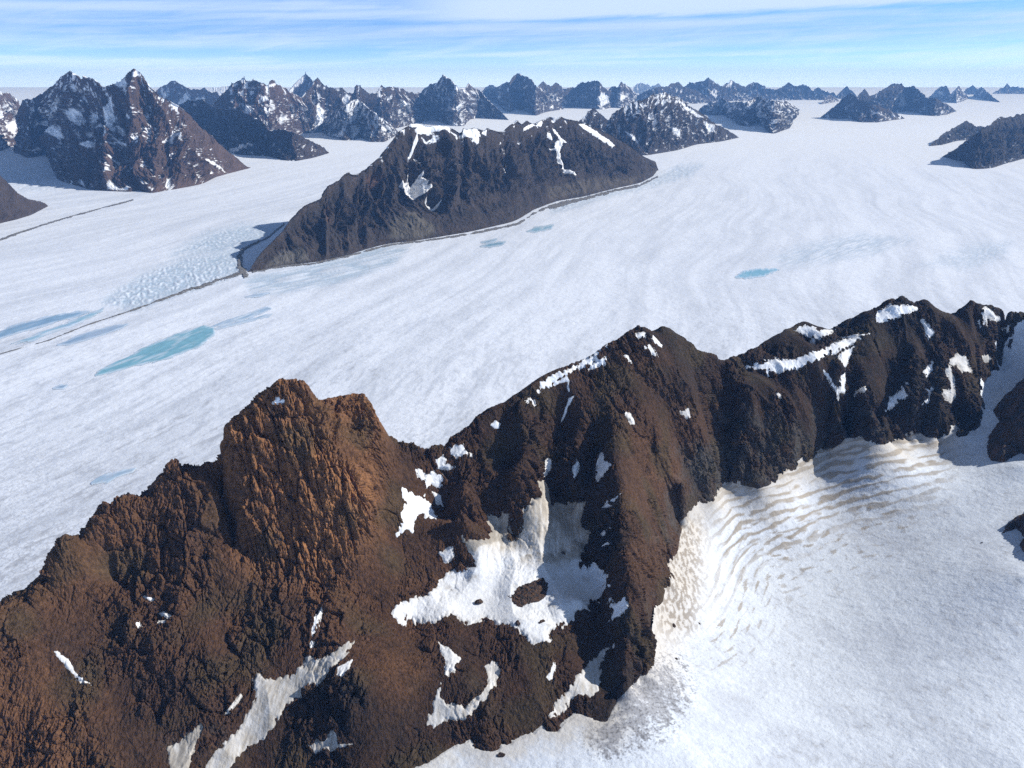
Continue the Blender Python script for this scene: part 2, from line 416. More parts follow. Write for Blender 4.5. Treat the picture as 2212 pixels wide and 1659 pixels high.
for c in range(NC): FY[:, c] = np.interp(tt, cum[:, c], Yc)
FX = s[None] * FY
FZ = zb(FX, FY)
base = np.stack([FX, FY, FZ], -1)
bn = np.empty_like(base)
e = 5.0
bn[..., 0] = -(zb(FX + e, FY) - zb(FX - e, FY)) / (2 * e); bn[..., 1] = -(zb(FX, FY + e) - zb(FX, FY - e)) / (2 * e); bn[..., 2] = 1
bn /= np.linalg.norm(bn, axis=-1, keepdims=True)
PX, PY = project(FX, FY, FZ)
runmin = np.minimum.accumulate(PY, 0)
VIS = PY <= runmin + 2.5
cr = np.argmin(PY, 0)
FRONT = np.arange(NR)[:, None] <= cr[None]
WX, WY = PX / KW, PY / KW
print('grid', time.time() - T0)

# where rock is rough, orange, grey (spread in from hand-set samples): x, y, roughness, orange, grey, dark
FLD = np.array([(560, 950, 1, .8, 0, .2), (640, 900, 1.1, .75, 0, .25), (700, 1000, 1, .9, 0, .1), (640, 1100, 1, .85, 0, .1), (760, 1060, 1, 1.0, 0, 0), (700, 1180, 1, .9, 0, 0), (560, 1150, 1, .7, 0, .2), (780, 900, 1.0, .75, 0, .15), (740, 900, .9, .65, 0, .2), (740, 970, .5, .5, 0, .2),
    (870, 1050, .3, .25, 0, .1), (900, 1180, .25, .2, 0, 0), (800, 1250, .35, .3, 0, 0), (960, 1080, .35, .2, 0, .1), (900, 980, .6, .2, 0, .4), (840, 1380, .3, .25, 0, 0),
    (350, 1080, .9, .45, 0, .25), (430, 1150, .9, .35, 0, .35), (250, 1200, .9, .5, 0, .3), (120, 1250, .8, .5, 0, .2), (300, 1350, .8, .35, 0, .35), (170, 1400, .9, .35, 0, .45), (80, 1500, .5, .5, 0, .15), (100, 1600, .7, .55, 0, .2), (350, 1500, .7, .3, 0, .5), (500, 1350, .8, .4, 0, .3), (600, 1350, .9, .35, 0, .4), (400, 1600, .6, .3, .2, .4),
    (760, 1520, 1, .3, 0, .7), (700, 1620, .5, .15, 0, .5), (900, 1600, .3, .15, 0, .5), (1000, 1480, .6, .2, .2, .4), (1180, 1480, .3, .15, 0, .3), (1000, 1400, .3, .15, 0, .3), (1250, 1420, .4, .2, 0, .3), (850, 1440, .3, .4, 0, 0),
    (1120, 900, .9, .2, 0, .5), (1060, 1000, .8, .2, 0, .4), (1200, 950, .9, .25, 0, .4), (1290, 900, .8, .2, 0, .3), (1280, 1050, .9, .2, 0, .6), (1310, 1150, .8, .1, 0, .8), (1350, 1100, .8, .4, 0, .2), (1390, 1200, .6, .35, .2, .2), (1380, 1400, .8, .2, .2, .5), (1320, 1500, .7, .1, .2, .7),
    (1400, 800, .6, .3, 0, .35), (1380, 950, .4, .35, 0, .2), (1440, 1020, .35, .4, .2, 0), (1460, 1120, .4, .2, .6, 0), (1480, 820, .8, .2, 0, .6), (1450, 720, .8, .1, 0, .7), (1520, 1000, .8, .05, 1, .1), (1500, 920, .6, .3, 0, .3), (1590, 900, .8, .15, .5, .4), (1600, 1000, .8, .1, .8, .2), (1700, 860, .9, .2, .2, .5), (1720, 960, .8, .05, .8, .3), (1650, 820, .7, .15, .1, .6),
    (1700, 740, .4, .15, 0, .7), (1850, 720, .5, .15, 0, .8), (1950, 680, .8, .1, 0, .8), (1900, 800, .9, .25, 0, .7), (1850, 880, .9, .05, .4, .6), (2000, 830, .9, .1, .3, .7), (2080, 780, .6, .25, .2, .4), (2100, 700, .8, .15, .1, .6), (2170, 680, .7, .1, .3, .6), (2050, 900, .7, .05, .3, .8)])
def field(kx, ky, cols, power=3):
    num = np.zeros(kx.shape + (len(cols),), f32); den = np.zeros(kx.shape, f32)
    for r in FLD:
        d2 = ((kx - r[0]) ** 2 + (ky - r[1]) ** 2 + 900).astype(f32)
        w = 1 / d2 ** (power / 2); den += w
        for i, c in enumerate(cols): num[..., i] += w * f32(r[c])
    return num / den[..., None]
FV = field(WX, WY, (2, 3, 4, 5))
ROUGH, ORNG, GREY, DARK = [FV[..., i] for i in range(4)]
ROUGH = np.where(FRONT, ROUGH, .7)

sd_ice = np.full(PX.shape, -99.)
m = VIS & FRONT & (PY < 1500)
d = np.full(PX.shape, 99.)
near = m & (PX < 1400)
d[near] = seg_dist(PX[near], PY[near], CONTACT)
sd_ice[m] = np.where(inside(PX[m], PY[m], ICE_POLY), d[m], -d[m])
sd_ice[(PY >= 1500) & FRONT] = 60
JAG = 1.5 * gn(base * f32(1 / 9.0), 3) + 1.0 * gn(base * f32(1 / 3.7), 4)
sdj = sd_ice + JAG * np.where(FRONT, 1, 0)

# rock relief
q = base * np.array([1, .55, .36])
lean = (base[..., 2:3] - 600) * np.array([.25, 0, 0])
q = q + lean
wv = np.stack([gn(q * f32(1 / 70.), 11), gn(q * f32(1 / 70.), 12), gn(q * f32(1 / 70.), 13)], -1)
q = q + 14 * wv
def rid(p, seed): return 1 - 2.2 * np.abs(gn(p, seed))
def bil(p, seed): return 2.2 * np.abs(gn(p, seed)) - .8
LOW = 11.0 * (rid(q * f32(1 / 105.), 21) - .3) + 5.0 * gn(q * f32(1 / 45.), 22)
qz = base * np.array([1, .62, .34]) + lean * 1.3 + 9 * wv
BLK = np.zeros(PX.shape, f32)
mk = FRONT & (PY < 900)
for cs, am, ck, sd0 in ((30., 6.5, 4.0, 3), (12., 3.0, 2.2, 5), (5.5, 1.3, 1.0, 7)):
    w1, w2, wr, wt = worley(qz[mk] * f32(1 / cs), sd0)
    BLK[mk] += am * (wr - .5) * sstep(.0, .10, w2 - w1) + am * 2.6 * wt - ck * np.exp(-(w2 - w1) / .07)
MID = 3.0 * rid(q * f32(1 / 26.), 23) + 1.5 * bil(qz * f32(1 / 11.5), 24)
PATCHY = sstep(-.28, .22, gn(q * f32(1 / 95.), 31) + .5 * gn(q * f32(1 / 40.), 32) + .35 * (ROUGH - .5))   # crags between scree
FINE = 2.0 * rid(q * f32(1 / 6.0), 25) + 1.3 * bil(base * np.array([1, .8, .6]) * f32(1 / 3.3), 26)
BIGCRACK = -np.maximum(0, .16 - np.abs(gn(q * np.array([1, 1, .5]) * f32(1 / 34.), 27))) * 80
print('noise', time.time() - T0)
cover = sstep(-1, 5, sd_ice)                       # rock planes off under the ice
crest_keep = np.where(np.abs(np.arange(NR)[:, None] - cr[None]) < 8, .6, 1)
LOWD = LOW * (.35 + .65 * ROUGH) * crest_keep
RGH = 1.4 * ROUGH * (.14 + .86 * PATCHY)
CR_M = sstep(.45, .75, ORNG) * FRONT
qs = (base + np.stack([.30 * (base[..., 2] - 780) + 9 * wv[..., 0], 0 * FX, 0 * FX], -1)) * np.array([1, .25, .11])
JOINT = -np.maximum(0, .13 - np.abs(gn(qs * f32(1 / 15.), 35))) * 62 - np.maximum(0, .15 - np.abs(gn(qs * f32(1 / 6.5), 36))) * 24
PATCHY = np.maximum(PATCHY, CR_M)
RGH = 1.4 * ROUGH * (.14 + .86 * PATCHY)
HID = ((MID + BLK) * RGH ** 1.2 * (1 - .3 * CR_M) + JOINT * CR_M + FINE * (.25 + .75 * RGH) + BIGCRACK * CR_M * .5) * crest_keep
SNOWCOVER = np.zeros(PX.shape)
PATCHES = []                                       # filled below: name, label, sd, dirt

def patch(label, dirt, *poly, jag=1.0, name='snow_patch', thick=2.2):
    PATCHES.append((name, label, dirt, P(*poly), jag, thick))

patch('large snowfield filling the rocky bowl under the peak, streaked brown along its upper part', .55,
      'H', [(100, 545), (150, 505), (200, 490), (230, 465), (330, 450), (390, 390), (420, 330), (470, 285), (560, 285), (630, 265), (620, 200), (570, 130)], 'E', [(518, 1400), (545, 1450), (680, 1440), (692, 1400), (665, 1340), (690, 1300), (740, 1320), (780, 1280), (810, 1290), (812, 1440), (840, 1460), (870, 1410), (898, 1310), (888, 1270), (920, 1265), (960, 1200), (1000, 1100), (1020, 1090), (1050, 1170), (1062, 1250), (1100, 1215), (1160, 1230), (1200, 1215), (1280, 1225), (1270, 1290), (1250, 1340), (1290, 1440), (1260, 1520), (1240, 1600)],
      'H', [(1300, 250), (1400, 240), (1450, 300), (1500, 320), (1450, 420), (1420, 490), (1370, 470), (1340, 540), (1270, 545), (1250, 600), (1200, 640), (1140, 650), (1095, 690), (1110, 725), (1090, 735), (1000, 740), (985, 750), (950, 700), (880, 660), (820, 620), (770, 615), (700, 580), (650, 600), (590, 625), (540, 600), (480, 565), (430, 600), (350, 615), (250, 600), (200, 575), (190, 640), (150, 625), (120, 585)], name='snowfield', thick=3)
patch('bright white ragged snow patch on the brown scree beside the orange crag', .05, 'E', [(160, 1140), (190, 1133), (240, 1180), (280, 1190), (312, 1210), (330, 1250), (360, 1290), (374, 1330), (340, 1320), (260, 1300), (235, 1350), (222, 1402), (180, 1380), (133, 1412), (150, 1340), (148, 1290), (178, 1230)], jag=1.5)
patch('broken white snow patch just above the bright ragged one on the scree', .1, 'E', [(250, 1025), (285, 1028), (300, 1060), (370, 1030), (412, 1055), (402, 1120), (392, 1142), (340, 1112), (308, 1135), (290, 1090), (258, 1072)], jag=1.4)
patch('small cream snow patch stepping up the scree towards the low notch in the ridge', .15, 'E', [(362, 958), (410, 933), (430, 960), (420, 990), (484, 1000), (460, 1018), (380, 1012)], jag=1.2)
patch('cream snow patch right beneath the low notch of the ridge', .15, 'E', [(448, 880), (520, 868), (545, 905), (582, 935), (500, 952), (458, 925)], jag=1.2)
patch('thin snow strip on the scree trailing down to the right of the bright ragged patch', .2, 'E', [(338, 1155), (372, 1165), (404, 1180), (400, 1205), (415, 1250), (372, 1235)], jag=1.2)
patch('yellowish snow patch by the left corner of the bowl snowfield', .3, 'H', [(400, 175), (440, 163), (488, 138), (494, 185), (462, 235), (432, 232), (430, 205)])
patch('rounded white snow blob low on the crest between the notch and the peak', .02, 'E', [(690, 757), (720, 733), (752, 742), (742, 777), (714, 777)])
patch('white snow lip on the sharp crest halfway up to the brown peak', .02, 'E', [(1048, 527), (1090, 488), (1150, 463), (1171, 488), (1168, 552), (1155, 500), (1100, 512)])
patch('white snow lip high on the crest just left of the brown peak', .02, 'E', [(1278, 422), (1330, 370), (1402, 331), (1392, 378), (1330, 403)])
patch('long shaded blue-grey snow band on the far side of the crest left of the peak', .02, 'E', [(972, 552), (1000, 500), (1060, 462), (1130, 440), (1220, 388), (1330, 322), (1400, 280), (1340, 350), (1270, 408), (1150, 448), (1060, 520)], jag=1.3)
patch('tiny hooked snow lip on the crest above the rounded white blob', .02, 'E', [(883, 627), (930, 598), (956, 610), (958, 634), (930, 618)])
patch('speckled snow patch directly under the double summit of the brown peak', .15, 'E', [(1570, 205), (1632, 195), (1624, 225), (1570, 243)], jag=1.3)
patch('tilted snow strip in the gap between the two summit teeth', .1, 'E', [(1648, 213), (1690, 233), (1733, 270), (1737, 292), (1680, 262)], jag=1.2)
patch('thin dusty snow strip on the slope below the double summit', .3, 'E', [(1606, 287), (1650, 278), (1705, 352), (1665, 332)], jag=1.4)
patch('narrow shaded snow ribbon in the upper part of the dark gully', .05, 'E', [(1202, 578), (1172, 640), (1152, 705), (1130, 735), (1148, 660), (1175, 588)], jag=.6)
patch('narrow shaded snow ribbon in the lower part of the dark gully', .05, 'E', [(1052, 915), (1066, 960), (1060, 1000), (1034, 1058), (1042, 970)], jag=.6)
patch('small blue snow sliver in the recess left of the spur', .05, 'E', [(1208, 965), (1224, 985), (1218, 1035), (1194, 1085), (1188, 1040)], jag=.6)
patch('forked shaded snow patch at the top of the dark spur', .05, 'E', [(1372, 920), (1390, 925), (1382, 970), (1424, 982), (1375, 1050), (1335, 1085), (1350, 990)], jag=.8)
patch('highest slanted snow sliver on the dark flank of the spur', .05, 'E', [(1362, 1255), (1400, 1207), (1482, 1170), (1440, 1210)], jag=.5)
patch('middle slanted snow sliver on the dark flank of the spur', .05, 'E', [(1346, 1412), (1380, 1380), (1420, 1366), (1385, 1403)], jag=.5)
patch('lowest slanted snow sliver on the dark flank of the spur', .05, 'E', [(1325, 1508), (1365, 1470), (1406, 1455), (1372, 1493)], jag=.5)
patch('slanted snow strip alone in the middle of the brown slope right of the spur', .15, 'E', [(1520, 672), (1548, 678), (1578, 750), (1555, 737)], jag=.6)
patch('small snow streak on the upper left of the brown peak', .1, 'E', [(1498, 332), (1522, 338), (1543, 380), (1520, 368)], jag=.6)
patch('small yellowish mottled snow spot on the brown slope towards the wall', .45, 'E', [(1850, 675), (1890, 655), (1902, 715), (1880, 705)], jag=1.5)
patch('long curved snow ledge in shade above the dark wall', .02, 'F', [(570, 545), (640, 520), (720, 497), (830, 497), (1000, 450), (1110, 380), (1200, 368), (1292, 352), (1210, 402), (1130, 440), (1000, 500), (870, 550), (760, 572), (650, 574)], jag=1.3)
patch('shaded snow patch tucked behind the small dark knob above the ledge', .02, 'F', [(857, 322), (910, 297), (960, 310), (1000, 333), (1112, 322), (1050, 352), (960, 402), (938, 404), (960, 365), (898, 348)], jag=1.1)
patch('oval shaded snow cap under the highest dark summit', .02, 'F', [(1323, 240), (1360, 200), (1420, 180), (1500, 180), (1578, 198), (1500, 237), (1400, 272), (1343, 274)], jag=1.0)
patch('steep snow streak falling from the notch right of the highest dark summit', .1, 'F', [(1608, 258), (1640, 298), (1677, 345), (1640, 382), (1628, 330)], jag=.8)
patch('thin white snow line running down the wall from the ledge end', .03, 'F', [(1012, 552), (1052, 588), (1102, 660), (1124, 740), (1088, 682), (1038, 602)], jag=.6)
patch('long shaded snow chute dropping down the wall beside the thin white line', .05, 'F', [(1120, 475), (1150, 452), (1212, 418), (1192, 480), (1155, 560), (1145, 700), (1122, 692), (1128, 600), (1150, 510)], jag=.8)
patch('broad blue shaded snow fan low on the dark wall', .03, 'F', [(1385, 815), (1418, 730), (1512, 638), (1524, 690), (1532, 715), (1450, 762)], jag=1.0)
patch('upright shaded snow patch high on the dark wall right of the fan', .03, 'F', [(1626, 562), (1668, 513), (1673, 560), (1630, 615)], jag=.8)
patch('upright shaded snow patch below another on the dark wall right of the fan', .03, 'F', [(1605, 742), (1648, 655), (1677, 648), (1662, 700), (1642, 764), (1603, 768)], jag=.8)
patch('long dusty snow streak on the grey buttress near the end of the wall', .35, 'F', [(1752, 560), (1770, 535), (1797, 620), (1803, 710), (1770, 773), (1738, 700), (1763, 650)], jag=.8)
patch('hook-shaped dusty snow band on the grey buttress', .35, 'F', [(1778, 500), (1830, 468), (1872, 488), (1898, 578), (1860, 572), (1828, 512), (1788, 538)], jag=.8)
patch('snow patch between the last two teeth of the dark ridge', .2, 'F', [(1942, 196), (2000, 198), (2073, 258), (2052, 278), (1990, 242), (1992, 302), (1966, 302)], jag=1.0)
patch('small dusty snow patch at the upper edge of the side glacier', .4, 'F', [(1957, 480), (2000, 473), (2038, 488), (2010, 518), (1972, 512)], jag=.8)
patch('small dusty snow patch highest at the ridge end', .4, 'F', [(2078, 310), (2120, 287), (2138, 332), (2110, 353)], jag=.8)
patch('small cream snow spot on the wall beneath the long chute', .25, 'F', [(1205, 718), (1242, 658), (1282, 663), (1282, 692)], jag=.8)
patch('tiny snow fleck in the middle of the red-brown wall', .2, 'F', [(748, 688), (782, 708), (772, 725), (752, 706)], jag=.6)
patch('long grey snow tongue lying in the gully below the orange crag', .6, 'G', [(1340, 640), (1380, 680), (1430, 672), (1500, 650), (1512, 668), (1580, 600), (1600, 553), (1650, 570), (1720, 555), (1750, 535), (1812, 488), (1838, 498), (1800, 570), (1700, 640), (1650, 695), (1600, 710), (1560, 750), (1500, 800), (1450, 880), (1430, 930), (1390, 960), (1350, 1010), (1250, 1050), (1180, 1180), (1000, 1230), (1100, 1090), (1180, 1000), (1250, 930), (1290, 860), (1330, 760), (1328, 690)], name='snow_tongue')
patch('thin bright snow chute feeding the grey snow tongue from above', .15, 'G', [(1672, 308), (1664, 360), (1642, 440), (1617, 525), (1618, 430), (1638, 350)], jag=.7)
patch('pale blue snow wedge beside the upper end of the grey snow tongue', .1, 'G', [(1757, 622), (1832, 588), (1822, 640), (1780, 690), (1742, 692)], jag=1.0)
patch('dark grey dirty snow wedge at the lower edge of the left slope', .8, 'G', [(880, 1030), (960, 980), (1067, 883), (1060, 940), (1010, 1050), (970, 1150), (900, 1180), (873, 1080)], jag=1.0)
patch('slim slanted snow strip alone on the lower left slope', .25, 'G', [(273, 533), (310, 538), (352, 580), (402, 650), (464, 697), (440, 703), (380, 652), (318, 590)], jag=.7)
patch('flat grey snow patch on the dark ground under the rocky knob', .65, 'G', [(1598, 1010), (1700, 980), (1738, 928), (1762, 960), (1752, 1008), (1832, 1010), (1780, 1023), (1700, 1042), (1615, 1042)], jag=1.0)
patch('tiny white snow spot on the left slope, the lower of a pair', .1, 'G', [(700, 388), (718, 370), (738, 402), (708, 406)], jag=.5)
patch('tiny white snow spot on the left slope below a short slanted streak', .1, 'G', [(826, 372), (862, 366), (866, 388), (838, 394)], jag=.5)
patch('flat thin snow streak high on the left slope', .1, 'G', [(732, 238), (760, 236), (796, 252), (778, 262)], jag=.4)
patch('short slanted snow streak on the left slope above two tiny spots', .15, 'G', [(832, 322), (850, 326), (890, 350), (880, 360)], jag=.4)
patch('thin grey snow strip close above the dark grey wedge on the left slope', .55, 'G', [(1177, 855), (1205, 805), (1250, 755), (1256, 775), (1195, 850)], jag=.5)
patch('small pale snow fleck near the top of the orange crag', .0, 'D', [(1418, 280), (1440, 245), (1462, 240), (1458, 262), (1488, 248), (1486, 274), (1456, 278)], jag=.5)
patch('curved dusty snow band wrapping under the round rock knob', .5, 'H', [(415, 1005), (412, 1100), (470, 1145), (560, 1150), (640, 1110), (690, 1050), (712, 980), (696, 890), (740, 863), (788, 888), (798, 940), (742, 1022), (700, 1092), (640, 1152), (580, 1222), (480, 1228), (368, 1273), (332, 1262), (333, 1220), (368, 1150), (390, 1060)])
patch('forked white snow strip at the top of the round rock knob', .25, 'H', [(402, 757), (460, 788), (505, 825), (556, 852), (512, 890), (502, 940), (470, 922), (462, 962), (438, 962), (443, 880), (418, 820)])
patch('slanted dusty snow tongue running down to the left of the spur foot', .5, 'H', [(1098, 1203), (1150, 1110), (1230, 1030), (1290, 940), (1350, 880), (1420, 810), (1502, 762), (1450, 832), (1430, 900), (1424, 960), (1402, 1052), (1380, 1083), (1320, 1072), (1270, 1072), (1220, 1102), (1210, 1142), (1160, 1192), (1110, 1218)], name='snow_tongue')
patch('shaded blue snow hollow against the dark foot of the spur', .03, 'H', [(1498, 350), (1480, 430), (1500, 500), (1570, 458), (1614, 510), (1550, 553), (1478, 603), (1500, 540), (1468, 450)])
patch('small snow strip dangling below the bowl snowfield', .15, 'H', [(1082, 962), (1108, 920), (1130, 848), (1143, 900), (1122, 962), (1100, 982)])

psd = []
PXF, PYF = PX, PY
nz1 = gn(q * f32(1 / 7.0), 41); nz2 = gn(q * f32(1 / 3.0), 42) - .35 * np.clip(HID / 6, -1, 1)
# fall-line streak noise for the ragged upper/lower edges
for name, label, dirt, poly, jag, thick in PATCHES:
    sd = sdist(PX, PY, poly)
    ok = (FRONT & VIS) | (np.abs(np.arange(NR)[:, None] - cr[None]) < 6)
    sd = np.where(ok, sd, -99)
    small = np.sqrt(max(1., (poly.max(0) - poly.min(0)).min()))
    amp = min(2.6, .34 * small) * jag
    sd = np.where(sd > -90, sd + amp * (1.35 * nz1 + .55 * nz2), -99)
    psd.append(sd)
    SNOWCOVER = np.maximum(SNOWCOVER, sstep(-.5, 2.5, sd))
print('patch sd', time.time() - T0)
HIDR = HID * (1 - .85 * cover) * (1 - .7 * SNOWCOVER)
LOWR = LOWD * (1 - .8 * cover)
drop = np.clip(sd_ice, 0, 8) * .7
rock = base + bn * (LOWR + HIDR)[..., None]
rock[..., 2] -= drop
rock[..., 2] = np.where(FRONT, rock[..., 2], rock[..., 2])
# ---- rock colour (albedo)
c_brown = np.array([.105, .060, .036]); c_red = np.array([.135, .070, .040]); c_or = np.array([.42, .20, .085]); c_dark = np.array([.042, .036, .033]); c_grey = np.array([.135, .130, .118]); c_olive = np.array([.12, .095, .05])
n_a = fbm(base * f32(1 / 60.), 4, .6, 51); n_b = fbm(base * np.array([1, 1, .5]) * f32(1 / 22.), 4, .65, 55); n_c = gn(base * f32(1 / 5.), 59)
def mix(a, b, t): return a + (b - a) * np.clip(t, 0, 1)[..., None]
tint = mix(np.broadcast_to(c_brown, rock.shape), c_red, .5 + 1.2 * n_a)
tint = mix(tint, c_or, np.clip(ORNG * 1.5 - .2 + 1.0 * n_b, 0, 1) * (.25 + .75 * ORNG))
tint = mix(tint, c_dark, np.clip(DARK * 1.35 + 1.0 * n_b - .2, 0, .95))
tint = mix(tint, c_grey, np.clip(GREY * 1.1 + 1.0 * n_a + .6 * n_b - .25, 0, .95) * np.clip(GREY * 3, 0, 1))
tint = mix(tint, c_olive, np.clip(gn(base * f32(1 / 90.), 61) * 1.2 - .1, 0, .5))
tint = mix(tint, tint * .62 + c_dark * .3, (1 - PATCHY) * .35 * (1 - ORNG))
tint = tint * (1 + .35 * n_c)[..., None]
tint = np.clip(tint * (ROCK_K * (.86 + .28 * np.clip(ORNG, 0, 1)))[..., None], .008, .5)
quads = grid_quads(NR, NC)
qc = quads
flat = lambda a: a.reshape(-1, *a.shape[2:])
sdq = flat(sd_ice)[qc].max(1)
minsd = flat(sd_ice)[qc].min(1)
keep = minsd < 7                                   # no rock kept deep under the ice
qx = flat(WX)[qc].mean(1); qy = flat(WY)[qc].mean(1); qf = flat(FRONT)[qc].all(1)
CRAG = P('W', [(452, 1010), (468, 905), (600, 815), (672, 830), (800, 850), (838, 950), (815, 965), (760, 950), (800, 1030), (786, 1070), (782, 1130), (735, 1200), (640, 1210), (540, 1215), (500, 1160), (482, 1060)]) / KW
SPUR = P('W', [(1313, 955), (1348, 1060), (1400, 1120), (1475, 1140), (1470, 1300), (1430, 1450), (1290, 1570), (1240, 1520), (1330, 1400), (1250, 1290), (1235, 1170), (1262, 1085)]) / KW
DARKP = P('W', [(1575, 600), (1575, 790), (1700, 800), (1830, 760), (1890, 950), (2085, 960), (2240, 700), (2240, 600)]) / KW
SHOULD = P('W', [(-400, 900), (450, 900), (456, 1020), (490, 1200), (540, 1330), (560, 1500), (440, 1700), (-400, 1900)]) / KW
part = np.zeros(len(qc), int)
part[inside(qx, qy, SHOULD) & qf] = 4
part[inside(qx, qy, DARKP) & qf] = 3
part[inside(qx, qy, SPUR) & qf] = 2
part[inside(qx, qy, CRAG) & qf] = 1
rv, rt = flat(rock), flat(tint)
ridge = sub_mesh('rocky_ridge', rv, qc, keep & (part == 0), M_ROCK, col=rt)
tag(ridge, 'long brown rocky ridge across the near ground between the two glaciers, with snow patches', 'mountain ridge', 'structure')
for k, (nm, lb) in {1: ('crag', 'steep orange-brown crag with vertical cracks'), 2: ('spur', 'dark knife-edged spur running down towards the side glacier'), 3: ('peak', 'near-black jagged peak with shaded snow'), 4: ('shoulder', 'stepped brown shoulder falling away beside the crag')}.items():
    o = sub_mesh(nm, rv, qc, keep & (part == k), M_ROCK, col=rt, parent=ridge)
    o['label'] = lb
print('ridge', time.time() - T0)

# ---- side glacier in front of the ridge
dist_c = np.where(sd_ice > -50, sd_ice, 0) / KW        # W pixels away from the rock
tI = np.clip((sdj + .6) * .55, -3, 2.2)
wob = fbm(base * np.array([1 / 40., 1 / 40., 1 / 40.]), 3, .5, 71)
Wd = np.clip(dist_c, 0, 400)
RIPL = P('W', [(1440, 1230), (1490, 1130), (1560, 1062), (1690, 1025), (1800, 985), (1900, 962), (1990, 945), (2080, 925)]) / KW
vd = np.full(WX.shape, 999.)
m = (WX > 1380) & (WX < 2150) & (WY > 880) & (WY < 1450) & FRONT
vd[m] = seg_dist(WX[m], WY[m], RIPL)
along = WX * .93 - WY * .37
n_r = gn(xy3(along / 70, vd / 26, 3.), 74) + .55 * gn(xy3(along / 24, vd / 11, 5.), 75)
brk = sstep(-.25, .15, gn(xy3(along / 60, vd / 20, 9.), 76) + .5 * gn(xy3(along / 22, vd / 9, 2.), 77) + .22)
rip_zone = sstep(1500, 1590, WX) * sstep(2085, 2010, WX) * sstep(240, 110, vd + 55 * gn(xy3(along / 150, vd / 130), 73) + 40 * sstep(1750, 2050, WX)) * brk
ripple = np.sin(vd / 17.5 * 2 * np.pi * (1 - vd / 900) + 3.3 * n_r)
rip_h = 1.0 * rip_zone * ripple
ice = base + np.array([0, 0, 1.]) * (tI + .9 * wob * sstep(0, 10, sd_ice) + rip_h * sstep(0, 4, sd_ice))[..., None]
c_ice = np.array([.72, .77, .83]); c_ice2 = np.array([.58, .62, .68]); c_dirt = np.array([.34, .295, .235]); c_dirt2 = np.array([.50, .46, .40]); c_deb = np.array([.20, .20, .21])
n1 = fbm(base * np.array([1 / 90., 1 / 90., 1 / 90.]), 4, .55, 81)
n2 = fbm(xy3(base[..., 0] / 16 + base[..., 1] / 40, base[..., 1] / 28 - base[..., 0] / 60), 4, .6, 85)
n3 = gn(base * f32(1 / 3.2), 89)
ic = mix(np.broadcast_to(c_ice, ice.shape), c_ice2, .25 + 1.3 * n1 + .6 * n2 + .8 * gn(base * f32(1 / 260.), 82))
fl = sstep(.15, .36, n2 + .25 * n1 + .25 * n3) * .42 * sstep(-.12, .22, gn(base * f32(1 / 120.), 83) + .5 * n1)
ic = mix(ic, np.array([.42, .42, .42]), fl)
edge_d = sstep(95, 8, Wd + 60 * n1 + 25 * n2) * sstep(1180, 1300, WX) * sstep(2120, 2000, WX)
ic = mix(ic, c_dirt2, edge_d * .85)
ic = mix(ic, c_dirt, rip_zone * sstep(-.05, .5, ripple + .5 * n3) * .9)
spot = sstep(330, 180, vd) * sstep(60, 140, vd) * sstep(1480, 1560, WX) * sstep(2060, 1900, WX)
ic = mix(ic, c_dirt, spot * sstep(.30, .48, gn(xy3(along / 26, vd / 9, 7.), 78) + .35 * n3) * .8)
mot = sstep(170, 30, Wd + 70 * n1) * sstep(1400, 1440, WX) * sstep(1560, 1480, WX) * sstep(1080, 1150, WY) * sstep(1420, 1330, WY)
ic = mix(ic, c_dirt2, mot * .6)
ic = mix(ic, np.array([.24, .20, .155]), mot * sstep(-.04, .14, gn(base * np.array([1, .6, 1]) * f32(1 / 9.), 91) + .4 * n3) * .85)
deb = np.exp(-(((WX - 1400) * .77 + (WY - 1520) * .64) / 75.) ** 2 - (((WX - 1400) * -.64 + (WY - 1520) * .77) / 115.) ** 2)
deb = np.maximum(deb, .9 * np.exp(-((WX - 1320) / 60.) ** 2 - ((WY - 1600) / 45.) ** 2))
n4_ = gn(base * f32(1 / 4.), 94)
clump = fbm(base * f32(1 / 14.), 4, .7, 93)
ic = mix(ic, c_deb * 1.4, sstep(-.10, .16, clump + .75 * (deb - .55) + .1 * n3) * sstep(.08, .4, deb) * .8)
ic = mix(ic, np.array([.06, .058, .06]), sstep(.22, .34, n4_ + .45 * clump) * sstep(.10, .4, deb) * .5)
lowd = sstep(1330, 1230, WX) * sstep(70, 5, Wd + 50 * n2)
ic = mix(ic, c_dirt2, lowd * .7)
n4 = gn(base * f32(1 / 2.2), 92)
ic = mix(ic, c_deb, sstep(.50, .66, n4 + .5 * n2) * .45)
icol = flat(np.clip(ic, .02, .92))
kI = flat(sdj)[qc].min(1) > -1.6
gl2 = sub_mesh('side_glacier', flat(ice), qc, kI, M_SNOW, col=icol, smooth=True)
tag(gl2, 'white side glacier below the rocky ridge, brown ripples of dirt along the foot of the wall', 'glacier', 'structure')
print('side glacier', time.time() - T0)

